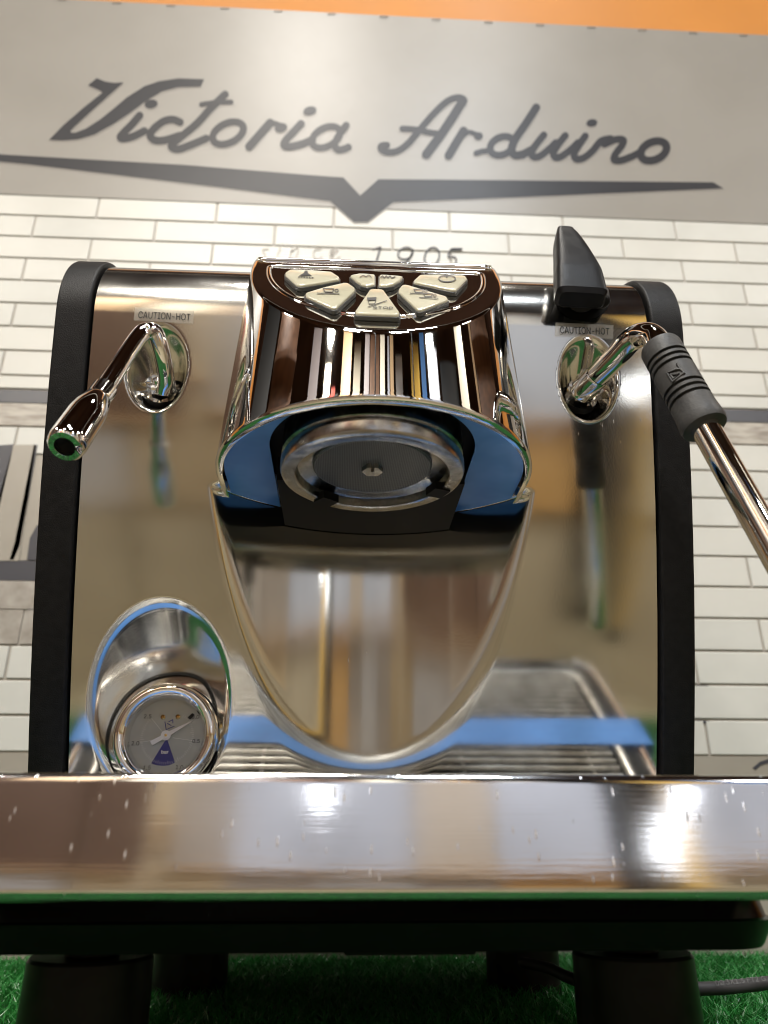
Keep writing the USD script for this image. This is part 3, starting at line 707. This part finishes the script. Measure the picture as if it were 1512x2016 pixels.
icon(unary_union([outl([(674, 322), (728, 320), (720, 357), (686, 358)], 4), Polygon([(675, 322), (728, 321), (725, 336), (679, 337)]), LineString([(678, 376), (790, 338)]).buffer(2)]))
icon(unary_union([ringel(1150, 207, 50, 19, 0, 6), LineString([(1136, 184), (1148, 196), (1160, 185)]).buffer(3)]))
icon(LineString([(752, 200), (766, 190), (776, 203), (788, 190), (798, 203), (810, 190), (820, 203), (840, 196)]).buffer(2.5))
icon(unary_union([stroke([(632, 198), (650, 188), (668, 196), (684, 186), (700, 200)], 4)]))
u3, v3 = 500 + 768 / 3.024, 480 + 378 / 3.024
a0, b0 = face2(u3 - 20, v3, HB + 0.0007), face2(u3 + 20, v3 + 1, HB + 0.0007)
Ms = FM.copy(); Ms[:3, 3] = FM[:3, 3] + FM[:3, 0] * (a0[0] + b0[0]) / 2 + FM[:3, 1] * a0[1] + FM[:3, 2] * (HB + 0.0007)
obj('stop_lettering', text('STOP', 0.0034, Ms, 0.00006, bold=True, width=b0[0] - a0[0]), INK, KEY, smooth=False)
# low ridge along the drum's rear upper edge
obj('rear_edge', tube(bent([(-0.0652, 0.352, Z(0.2895)), (-0.0640, 0.3365, Z(0.2905)), (0.0640, 0.3365, Z(0.2905)), (0.0652, 0.352, Z(0.2895))], 0.004), 0.0024, 16), CHROME_SOFT, KEY, smooth=True)
obj('rear_ridge', ball_hull([(sx * a, y, Z(z)) for sx in (-1, 1) for a, y, z in ((0.0525, 0.3405, 0.2945), (0.0525, 0.352, 0.2945), (0.0555, 0.3400, 0.2915), (0.0555, 0.352, 0.2915))], 0.0016, 3), CHROME_SOFT, KEY, smooth=30)

# underside: polished plate with a U-shaped opening, black well, brew ring
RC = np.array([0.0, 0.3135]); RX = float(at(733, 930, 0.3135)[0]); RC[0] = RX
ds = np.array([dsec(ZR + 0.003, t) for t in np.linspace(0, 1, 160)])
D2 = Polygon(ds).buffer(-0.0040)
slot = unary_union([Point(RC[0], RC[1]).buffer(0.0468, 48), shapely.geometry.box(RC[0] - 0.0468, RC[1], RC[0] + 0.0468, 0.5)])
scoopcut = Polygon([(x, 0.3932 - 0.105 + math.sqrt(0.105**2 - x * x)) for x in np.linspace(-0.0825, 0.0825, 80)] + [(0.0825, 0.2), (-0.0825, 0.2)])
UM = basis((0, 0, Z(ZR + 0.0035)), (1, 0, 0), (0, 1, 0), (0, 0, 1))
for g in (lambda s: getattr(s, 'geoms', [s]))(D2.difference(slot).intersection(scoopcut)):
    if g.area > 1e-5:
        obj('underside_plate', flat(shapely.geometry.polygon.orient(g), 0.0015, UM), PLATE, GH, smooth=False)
UM2 = basis((0, 0, Z(ZR + 0.010)), (1, 0, 0), (0, 1, 0), (0, 0, 1))
obj('dark_well', flat(D2.buffer(-0.001), 0.002, UM2), DARK, GH, smooth=False)
uw = shapely.geometry.polygon.orient(shapely.geometry.box(RC[0] - 0.0440, RC[1] + 0.012, RC[0] + 0.0440, 0.48).intersection(scoopcut.buffer(-0.0012)).difference(Point(RC[0], RC[1]).buffer(0.0409, 48)))
obj('black_block', flat(uw, 0.012, basis((0, 0, Z(0.1535)), (1, 0, 0), (0, 1, 0), (0, 0, 1))), DARK, GH, smooth=False)
RM = basis((RC[0], RC[1], Z(0.150)), (1, 0, 0), (0, 1, 0), (0, 0, 1))
ring_out = [(0.0350, 0.0), (0.0392, 0.0), (0.0408, 0.0008), (0.0415, 0.0022), (0.0415, 0.0060), (0.0402, 0.0068), (0.0402, 0.0085), (0.0412, 0.0092), (0.0412, 0.022)]
obj('brew_ring', lathe(ring_out[::-1] + [(0.0344, 0.0006), (0.0342, 0.0030)], RM, 128), RINGSTEEL, GH, smooth=35, label='dark machined bayonet ring of the brew group')
obj('ring_recess', lathe([(0.0343, 0.0028), (0.0385, 0.0030), (0.0385, 0.0090), (0.0335, 0.0092), (0.0325, 0.0110)], RM, 96), DARK, GH, smooth=35)
obj('ring_bore', lathe([(0.0343, 0.0012), (0.0338, 0.0045), (0.0300, 0.0062), (0.0272, 0.0064)], RM, 96), RINGSTEEL, GH, smooth=40)
obj('shower_screen', lathe([(0.0272, 0.0075), (0.0270, 0.0052), (0.0262, 0.0046), (0.0250, 0.0050), (0.0001, 0.0050)], RM, 96), MESHDARK, GH, smooth=35)
hexp = Polygon([(0.0048 * math.cos(a), 0.0048 * math.sin(a)) for a in np.arange(6) * math.pi / 3])
HM = basis((RC[0], RC[1], Z(0.150) + 0.0050), (1, 0, 0), (0, -1, 0), (0, 0, -1))
scr = hexp.difference(shapely.geometry.box(-0.0007, -0.0001, 0.0007, 0.01))
obj('screen_screw', flat(shapely.geometry.polygon.orient(scr), 0.0022, HM), RINGSTEEL, GH, smooth=False)
for u, v, w in ((622, 982, 0.0052), (885, 952, 0.0045)):          # bayonet notches
    p = at(u, v, 0.33); d = np.array([p[0] - RC[0], p[1] - RC[1]]);
    ang = math.atan2(d[1], d[0])
    ang = math.radians(222 if u < 700 else -35) + math.pi * 0
    ang = math.radians(128) if u < 700 else math.radians(24)
    c = np.array([RC[0] + 0.0345 * math.cos(ang), RC[1] + 0.0345 * math.sin(ang)])
    b = trimesh.creation.box((0.008, 0.009, 0.004)); b.apply_transform(trimesh.transformations.rotation_matrix(ang, (0, 0, 1))); b.apply_translation((c[0], c[1], Z(0.1512)))
    obj('ring_notch', b, DARK, GH, smooth=False)

# ---------------------------------------------------------------- hot water wand (left)
def seg(o, d, prof_, n=40): return lathe(prof_, axis_frame(o, d), n)
def valve(name_parent, c, d, hole_r):
    """Nut and ball seat at the bottom of an oval dish."""
    M = axis_frame(c, d)
    obj('valve_bore', lathe([(hole_r, 0.0), (hole_r * 0.99, -0.004), (0.0001, -0.004)], M, 40), DARK, name_parent)
    hx = [(0.0076, -0.003), (0.0076, 0.005), (0.0070, 0.0062), (0.0056, 0.0066), (0.0048, 0.0050)]
    obj('valve_nut', lathe(hx, M, 12), CHROME_SOFT, name_parent, smooth=15)
    obj('ball_seat', lathe([(0.0052, 0.0035), (0.0050, 0.0062), (0.0040, 0.0085), (0.0001, 0.0095)], M, 32), CHROME_SOFT, name_parent)
T_ = at(127, 880, 0.273); N_ = at(203, 770, 0.297)
dw = (N_ - T_) / np.linalg.norm(N_ - T_)
BEND = T_ + dw * 0.102
NUT = at(322, 772, 0.3475)
wl = bent([NUT, at(318, 735, 0.343), at(306, 668, 0.332), BEND + np.array([0.004, 0.004, 0.004]), BEND - dw * 0.012, N_], 0.016)
WA = obj('water_wand', tube(curve([NUT, at(327, 742, 0.3400), at(317, 688, 0.3290), at(306, 657, 0.3250), at(291, 652, 0.3215), at(270, 668, 0.3180), N_], 120), 0.0043), CHROME, MA, smooth=True, label='short bent chrome hot water spout on the left')
obj('collar', seg(N_ + dw * 0.002, -dw, [(0.0043, -0.001), (0.0053, 0.0), (0.0053, 0.0085), (0.0056, 0.0105)]), CHROME_SOFT, WA)
L = np.linalg.norm(N_ - T_)
obj('nozzle', seg(N_ - dw * 0.008, -dw, [(0.0054, 0.0), (0.0060, 0.002), (0.0074, 0.010), (0.0077, 0.016), (0.0077, L - 0.0125), (0.0073, L - 0.0095), (0.0064, L - 0.0082), (0.0042, L - 0.0080), (0.0038, L - 0.0088), (0.0038, L - 0.025)], 48), CHROME, WA, smooth=40)
obj('nozzle_bore', seg(T_ + dw * 0.006, -dw, [(0.00375, 0.004), (0.0001, 0.002)]), DARK, WA)
valve(WA, at(319, 768, 0.3535), (0.02, -0.93, 0.36), 0.0105)

# ---------------------------------------------------------------- steam wand (right)
B_ = at(1388, 842, 0.278); S_ = at(1298, 682, 0.288)
dsw = (B_ - S_) / np.linalg.norm(B_ - S_)
NUT2 = at(1140, 778, 0.3475)
tb = curve([NUT2, at(1160, 756, 0.3400), at(1213, 702, 0.3190), at(1240, 672, 0.3080), at(1262, 660, 0.3010), at(1285, 664, 0.2940), S_ + dsw * 0.004, S_ + dsw * 0.03, B_, B_ + dsw * 0.06, B_ + dsw * 0.118], 160)
SWD = obj('steam_wand', tube(tb, 0.0060, 24), CHROME, MA, smooth=True, label='long bent chrome steam pipe on the right with rubber grip')
obj('lower_sleeve', seg(at(1150, 767, 0.3438), at(1185, 731, 0.3300) - at(1150, 767, 0.3438), [(0.0055, -0.002), (0.0066, -0.001), (0.0066, 0.010), (0.0060, 0.0112)]), CHROME_SOFT, SWD)
LS = np.linalg.norm(B_ - S_)
g, x = [], 0.0
gp = [(0.0060, 0.0), (0.0086, 0.0005), (0.0092, 0.002), (0.0092, LS * 0.17)]
for c in (0.20, 0.265, 0.33, 0.58, 0.645, 0.71):
    gp += [(0.0092, LS * (c - 0.017)), (0.0080, LS * (c - 0.012)), (0.0080, LS * (c + 0.012)), (0.0092, LS * (c + 0.017))]
gp += [(0.0092, LS * 0.8), (0.0096, LS * 0.9), (0.0098, LS - 0.002), (0.0093, LS), (0.0060, LS + 0.0005)]
obj('grip_sleeve', seg(S_, dsw, gp, 48), RUBBER, SWD, smooth=25, label='ribbed dusty black rubber grip')
def on_sleeve(u, v, r):
    o = EYE - S_; d = ray(u, v); d = d / np.linalg.norm(d)
    oc, dc = o - dsw * (o @ dsw), d - dsw * (d @ dsw)
    a, b, c = dc @ dc, 2 * oc @ dc, oc @ oc - r * r
    t = (-b - math.sqrt(max(b * b - 4 * a * c, 0))) / (2 * a)
    return EYE + d * t
s2 = lambda *p: [(1290 + a / 5.04, 400 + b / 5.04) for a, b in p]
for ln in (s2((218, 1592), (250, 1650), (285, 1685), (172, 1775), (118, 1690), (210, 1652), (248, 1650)), s2((150, 1704), (182, 1745), (228, 1700), (150, 1704))):
    P = []
    for (a, b) in ln: P.append(on_sleeve(a, b, 0.0093))
    P = np.array(P)
    obj('grip_emblem', tube(P, 0.00075, 8), RUBBER, SWD)
valve(SWD, at(1138, 780, 0.3535), (0.08, -0.93, 0.33), 0.0105)

# ---------------------------------------------------------------- lever knob with its dark cut-out
def decal(cu, cv, ru, rv, off, n=48):
    rings = []
    for k in (1.0, 0.75, 0.5, 0.25, 0.02):
        rings.append([onprof(cu + ru * k * math.cos(a), cv + rv * k * math.sin(a), off) for a in np.linspace(0, 2 * math.pi, n, endpoint=False)])
    return loft(rings)
def lever():
    pts = [at(1149, 563, 0.3130), at(1142, 522, 0.3175), at(1130, 483, 0.3255), at(1120, 456, 0.3320), at(1116, 444, 0.3350)]
    wid = [0.0266, 0.0244, 0.0186, 0.0136, 0.0100]; th = [0.0125, 0.0140, 0.0135, 0.0125, 0.0110]
    P = curve(pts, 40); t = np.linspace(0, 1, len(P)); q = np.linspace(0, 1, 5)
    W, H = np.interp(t, q, wid), np.interp(t, q, th)
    ax = P[-1] - P[0]; ax /= np.linalg.norm(ax)
    X = np.array([1.0, 0, 0]); N = np.cross(X, ax); N /= np.linalg.norm(N)
    X = np.cross(ax, N)
    if N[1] > 0: N = -N                                   # towards the viewer
    a = np.linspace(0, 2 * np.pi, 64, endpoint=False)
    ring = lambda c, w, h: c - N * 0.0065 + np.outer(np.sign(np.cos(a)) * np.abs(np.cos(a))**0.36 * w / 2, X) + np.outer(np.sign(np.sin(a)) * np.abs(np.sin(a))**0.36 * h / 2, N)
    rings = []
    for k in np.linspace(0.25, np.pi / 2, 7):             # blunt near end
        rings.append(ring(P[0] - ax * 0.0032 * (1 - math.sin(k)) * 1.2, W[0] - 0.005 * (1 - math.sin(k)), H[0] - 0.005 * (1 - math.sin(k))))
    rings += [ring(p, w, h) for p, w, h in zip(P[1:], W[1:], H[1:])]
    for k in np.linspace(np.pi / 2, 0.08, 9)[1:]:         # round far end
        rings.append(ring(P[-1] + ax * 0.0050 * math.cos(k), W[-1] * math.sin(k), H[-1] * (0.35 + 0.65 * math.sin(k))))
    return fixed(loft(rings, cap0=True, cap1=True))
KN = obj('lever_knob', lever(), BLACKGLOSS, MA, smooth=50, label='black tapered lever knob above the right steam pipe')
obj('cut_out', decal(1147, 590, 53, 41, 0.0004), DARK, KN)
obj('pivot', tube(np.array([at(1146, 582, 0.320), at(1146, 585, 0.345)]), 0.0085, 24), BLACK, KN)
obj('knob_hub', ball_hull([at(1112, 590, 0.324), at(1186, 592, 0.324), at(1114, 575, 0.334), at(1184, 577, 0.334)], 0.004, 3), BLACKGLOSS, KN, smooth=40)

# ---------------------------------------------------------------- caution stickers
def sticker(corners, tcorner, s):
    c = [onprof(u, v, 0.0006) for u, v in corners]
    rows = []
    for t in np.linspace(0, 1, 6):
        rows.append([onprof((1 - k) * ((1 - t) * corners[0][0] + t * corners[3][0]) + k * ((1 - t) * corners[1][0] + t * corners[2][0]),
                            (1 - k) * ((1 - t) * corners[0][1] + t * corners[3][1]) + k * ((1 - t) * corners[1][1] + t * corners[2][1]), 0.0006) for k in np.linspace(0, 1, 10)])
    st = obj('caution_sticker', loft(rows, closed=False), FILM, MA, smooth=False, label='clear sticker reading caution hot')
    a, b, d = onprof(*tcorner[0], 0.0009), onprof(*tcorner[1], 0.0009), onprof(*tcorner[2], 0.0009)
    X = (b - a); w = np.linalg.norm(X); X /= w
    Y = d - a; Y -= X * (Y @ X); h = np.linalg.norm(Y); Y /= h
    obj('sticker_lettering', text(s, h, basis((a + b) / 2 + Y * h / 2, X, Y, np.cross(X, Y)), 0.00006, width=w), INK, st, smooth=False)
sticker([(266, 605), (382, 611), (380, 637), (263, 630)], [(272, 626), (374, 631), (272, 613)], 'CAUTION-HOT')
sticker([(1094, 635), (1208, 640), (1207, 667), (1093, 661)], [(1103, 656), (1200, 659), (1103, 643)], 'CAUTION-HOT')

# ---------------------------------------------------------------- pressure gauge
GY = 0.3925
GC = at(325.5, 1447, GY)
GM = basis(GC, (1, 0, 0), (0, 0, 1), (0, -1, 0))
GA = joint('pressure_gauge', MA, 'round pressure gauge in the lower left dish')
bez = [(0.0250, -0.020), (0.0252, -0.004), (0.0250, 0.0006), (0.0240, 0.0028), (0.0226, 0.0038), (0.0210, 0.0036), (0.0196, 0.0026), (0.0184, 0.0008), (0.0178, -0.0012), (0.0176, -0.0034)]
obj('bezel', lathe(bez, GM, 96), CHROME, GA, smooth=True)
obj('bezel_gap_ring', lathe([(0.0260, -0.0092), (0.0259, -0.0080), (0.0256, -0.0076), (0.0248, -0.0085)], GM, 96), BLACK, GA, smooth=True)  # black ring added as the shadow gap round the bezel
def gflat(name, shape, z, m, d=0.00008, label=None):
    M = GM.copy(); M[:3, 3] = GM[:3, 3] + GM[:3, 2] * z
    obj(name, flat(shape, d, M), m, GA, smooth=False, label=label)
obj('dial', lathe([(0.0187, -0.0032), (0.0001, -0.0032)], GM, 64), DIAL, GA, smooth=False, label='grey dial with navy sector')
GS = 0.385 * 0.93 / 1514.0
k_ = float(np.linalg.norm(at(326.5, 1447, GY) - at(325.5, 1447, GY))) / 6.574      # metres per zoomed pixel
gp_ = lambda x, y: ((x - 695) * k_, -(y - 770) * k_)
GRc, GRx = gp_(705, 785), 352 * k_
sec = lambda x, y: gp_(x, y)
gflat('navy_sector', Polygon([sec(700, 800), sec(535, 1118), sec(600, 1140), sec(690, 1150), sec(770, 1140), sec(842, 1108)]), -0.0030, NAVY, label='navy blue sector of the dial')
gflat('dial_circle', ringel(GRc[0], GRc[1], GRx, GRx * 1.02, 0, 5 * k_), -0.0030, PALELINE)
for (a, b) in (((645, 730), (475, 550)), ((620, 810), (360, 858)), ((780, 795), (1058, 832))):
    gflat('dial_line', LineString([sec(*a), sec(*b)]).buffer(2.0 * k_), -0.0030, PALELINE)
for k in range(61):
    a = math.radians(225 - 0 - k * 0) if False else math.radians(140 + k * 4.6)
    if 200 < math.degrees(a) % 360 < 0: continue
    L0 = 0.91 if k % 5 else 0.86
    p = [(GRc[0] + GRx * s * math.cos(a), GRc[1] + GRx * s * math.sin(a)) for s in (L0, 0.985)]
    gflat('tick', LineString(p).buffer(1.6 * k_), -0.00285, PALELINE)
def gtext(s, x, y, h, m, bold=False):
    c = sec(x, y)
    M = GM.copy(); M[:3, 3] = GM[:3, 3] + GM[:3, 2] * -0.0028 + GM[:3, 0] * c[0] + GM[:3, 1] * c[1]
    obj('numeral' if s[0].isdigit() else 'unit_lettering', text(s, h * k_, M, 0.00008, bold), m, GA, smooth=False)
gtext('2.5', 421, 522, 52, INK); gtext('2.0', 302, 868, 52, INK); gtext('0.0', 1050, 525, 50, INK); gtext('0.5', 1088, 835, 50, INK); gtext('1.5', 490, 1172, 50, INK); gtext('1.0', 905, 1165, 50, INK)
gtext('bar', 697, 975, 46, WHITE, True)
for ln in (((655, 592), (682, 690), (695, 690)), ((705, 680), (782, 648)), ((690, 612), (740, 638)), ((705, 590), (755, 562), (760, 605))):
    gflat('dial_emblem', LineString([sec(*p) for p in ln]).buffer(5 * k_), -0.0029, NAVY)
for x, y in ((622, 530), (818, 525)):
    c = sec(x, y); M = GM.copy(); M[:3, 3] = GM[:3, 3] + GM[:3, 0] * c[0] + GM[:3, 1] * c[1]
    obj('dial_screw', lathe([(32 * k_, -0.0031), (30 * k_, -0.0024), (18 * k_, -0.0022), (10 * k_, -0.0028), (0.00001, -0.0028)], M, 20), BRASS, GA)
gflat('stop_pin', Polygon([sec(952, 540), sec(1010, 480), sec(1040, 500), sec(985, 560)]), -0.0026, DARK, 0.0012)
na = math.atan2(-(578 - 770), 1028 - 695)
ux, uy = np.array([math.cos(na), math.sin(na)]), np.array([-math.sin(na), math.cos(na)])
nl = math.hypot(1028 - 695, 578 - 770) * k_
nd_ = Polygon([tuple(ux * nl), tuple(ux * nl * .98 + uy * 4 * k_), tuple(ux * 40 * k_ + uy * 28 * k_), tuple(-ux * 40 * k_ + uy * 24 * k_), tuple(-ux * 205 * k_ + uy * 32 * k_), tuple(-ux * 205 * k_ - uy * 32 * k_), tuple(-ux * 40 * k_ - uy * 24 * k_), tuple(ux * 40 * k_ - uy * 28 * k_), tuple(ux * nl * .98 - uy * 4 * k_)])
gflat('needle', shapely.geometry.polygon.orient(nd_.union(Point(0, 0).buffer(64 * k_))), -0.0014, WHITE, 0.0005, 'white needle pointing to zero')
obj('needle_pin', lathe([(18 * k_, -0.0010), (16 * k_, -0.0005), (0.00001, -0.0004)], GM, 20), BRASS, GA)
obj('gauge_glass', lathe([(0.0188, 0.0002), (0.0001, 0.0006)], GM, 48), GLASS, GA, smooth=True)

# ---------------------------------------------------------------- drip tray
def rrect(hw, y0, y1, r, inset=0.0, n=14):
    pts = []
    for cx, cy, a0 in ((hw - r, y0 + r, -90), (hw - r, y1 - r, 0), (-hw + r, y1 - r, 90), (-hw + r, y0 + r, 180)):
        for a in np.linspace(a0, a0 + 90, n):
            rr = max(r - inset, 0.0005)
            pts.append((cx + rr * math.cos(math.radians(a)), cy + rr * math.sin(math.radians(a))))
    return np.array(pts)
TILT = 0.0034
TP = [(0.0085, 0.0160), (0.0080, 0.0178)] + [(0.0055 + 0.0022 * math.cos(a) - 0.0, 0.0171 + 0.0022 * math.sin(a)) for a in np.radians([60, 90, 115])] + [(TILT + 0.0012, 0.0190), (TILT + 0.0003, 0.0178), (TILT, 0.0160)] + [(TILT * (1 - q), 0.0160 - q * 0.0295) for q in (0.33, 0.66, 1.0)] + [(0.0002, -0.0148), (0.0010, -0.0162), (0.0024, -0.0172), (0.0048, -0.0178), (0.0110, -0.0181), (0.0200, -0.0182)]
TR = joint('drip_tray', MA, 'steel drip tray with a polished front lip')
rings = [np.c_[rrect(0.1590, 0.2575, 0.425, 0.022, d), np.full(56, Z(z))] for d, z in TP]
obj('tray_front', loft(rings), TRAY, TR, smooth=40, label='polished scratched steel front band of the tray')
obj('tray_well', join(loft([np.c_[rrect(0.1590, 0.2575, 0.425, 0.022, 0.012), np.full(56, Z(0.001))], np.c_[rrect(0.1590, 0.2575, 0.425, 0.022, 0.012) * 0.0 + [0, 0.34], np.full(56, Z(0.001))]])), BASE, TR, smooth=False)
fr_o, fr_i = Polygon(rrect(0.1545, 0.2665, 0.418, 0.014)), Polygon(rrect(0.1400, 0.2800, 0.4045, 0.010))
obj('tray_surround', flat(fr_o.difference(fr_i), 0.0030, basis((0, 0, Z(0.0140)), (1, 0, 0), (0, 1, 0), (0, 0, 1))), BLACK, TR, smooth=False)
rail = rrect(0.1400, 0.2800, 0.4045, 0.010)
rail3 = np.c_[rail, np.full(len(rail), Z(0.0172))]
GRD = obj('grid_rail', tube(np.vstack([rail3, rail3[:2]]), 0.0021, 12, False), GRID, TR, smooth=True, label='bent wire border of the drip grid')
yw = 0.2865
while yw < 0.402:
    obj('grid_wire', tube(np.array([[-0.1350, yw, Z(0.0172)], [0, yw, Z(0.0172)], [0.1350, yw, Z(0.0172)]]), 0.0014, 10), GRID, TR)
    yw += 0.0061
for x in (-0.125, -0.055, 0.052, 0.122):
    obj('cross_wire', tube(np.array([[x, 0.2805, Z(0.0148)], [x, 0.34, Z(0.0148)], [x, 0.404, Z(0.0148)]]), 0.0012, 8), GRID, TR)

# base pan and feet
BS = [np.c_[rrect(0.150, 0.297, 0.615, 0.026, d), np.full(56, Z(z))] for d, z in ((0.004, -0.0205), (0.0025, -0.0262), (0.0, -0.0268), (0.0045, -0.0352), (0.0055, -0.0362), (0.02, -0.0364))]
obj('base_pan', loft(BS, cap1=True), BASE, MA, smooth=40, label='black painted base pan under the tray')
for x0, x1, y in ((-0.010, 0.034, 0.300),):
    obj('base_tab', ball_hull([(x0, y + .004, Z(-0.0362)), (x1, y + .004, Z(-0.0362)), (x0 + .006, y + .02, Z(-0.0372)), (x1 - .006, y + .02, Z(-0.0372))], 0.001, 1), BASE, MA)
obj('base_tab', ball_hull([(0.062, 0.54, Z(-0.0540)), (0.095, 0.54, Z(-0.0540)), (0.062, 0.56, Z(-0.045)), (0.095, 0.56, Z(-0.045))], 0.004, 1), BASE, MA)
FX = 0.1035
for x, y in ((-0.1052, 0.3365), (0.1010, 0.3365), (-0.1052, 0.5620), (0.1055, 0.5620)):
    top = Z(-0.0364)
    FMx = basis((x, y, 0), (1, 0, 0), (0, 1, 0), (0, 0, 1))
    obj('foot', lathe([(0.0001, top), (0.010, top), (0.010, top - 0.0035), (0.0218, top - 0.0038), (0.0227, top - 0.0050), (0.0230, 0.03), (0.0233, 0.004), (0.0230, 0.0)], FMx, 64), FOOT, MA, smooth=35)

# ---------------------------------------------------------------- blue masking tape across the tray
def tape():
    y0, y1 = 0.3410, 0.3665
    zt = Z(0.0196)
    xs = [(-0.1608, Z(0.004)), (-0.1606, Z(0.0145)), (-0.1596, Z(0.0200)), (-0.153, zt + 0.0004)] + [(x, zt + 0.0004 * math.sin(x * 60)) for x in np.linspace(-0.14, 0.14, 24)] + [(0.153, zt + 0.0004), (0.1596, Z(0.0200)), (0.1606, Z(0.0145)), (0.1608, Z(0.002))]
    rows = [[(x, y, z) for x, z in xs] for y in (y0, (y0 + y1) / 2, y1)]
    m = loft(rows, closed=False)
    return m
obj('masking_tape', tape(), TAPE, smooth=True, label='blue masking tape strip across the drip tray, seen mirrored in the steel front', category='tape')

# ---------------------------------------------------------------- power cord on the grass, behind the right feet
cp = [at(985, 1885, 0.560), at(1040, 1897, 0.535), at(1080, 1906, 0.505), at(1130, 1928, 0.470), at(1200, 1942, 0.452), at(1300, 1946, 0.445), at(1400, 1946, 0.443), at(1460, 1941, 0.444), at(1512, 1935, 0.446), at(1650, 1915, 0.452)]
CO = thing('power_cord', 'dark grey power cord lying on the grass beside the right front foot', 'cord')
obj('cable', tube(curve(cp, 90), 0.0031, 14), CORDM, CO, smooth=True)
ca, cb = at(1405, 1937, 0.4405), at(1508, 1927, 0.4425)
X = cb - ca; w = np.linalg.norm(X); X /= w
Yv = np.array([0, 0.35, 0.94]); Yv -= X * (X @ Yv); Yv /= np.linalg.norm(Yv)
obj('cable_print', text('00 3X1.5 FT2 G', 0.0022, basis((ca + cb) / 2 + np.array([0, -0.0006, 0.0004]), X, Yv, np.cross(X, Yv)), 0.0001, width=w * 0.95), PALEPRINT, CO, smooth=False)
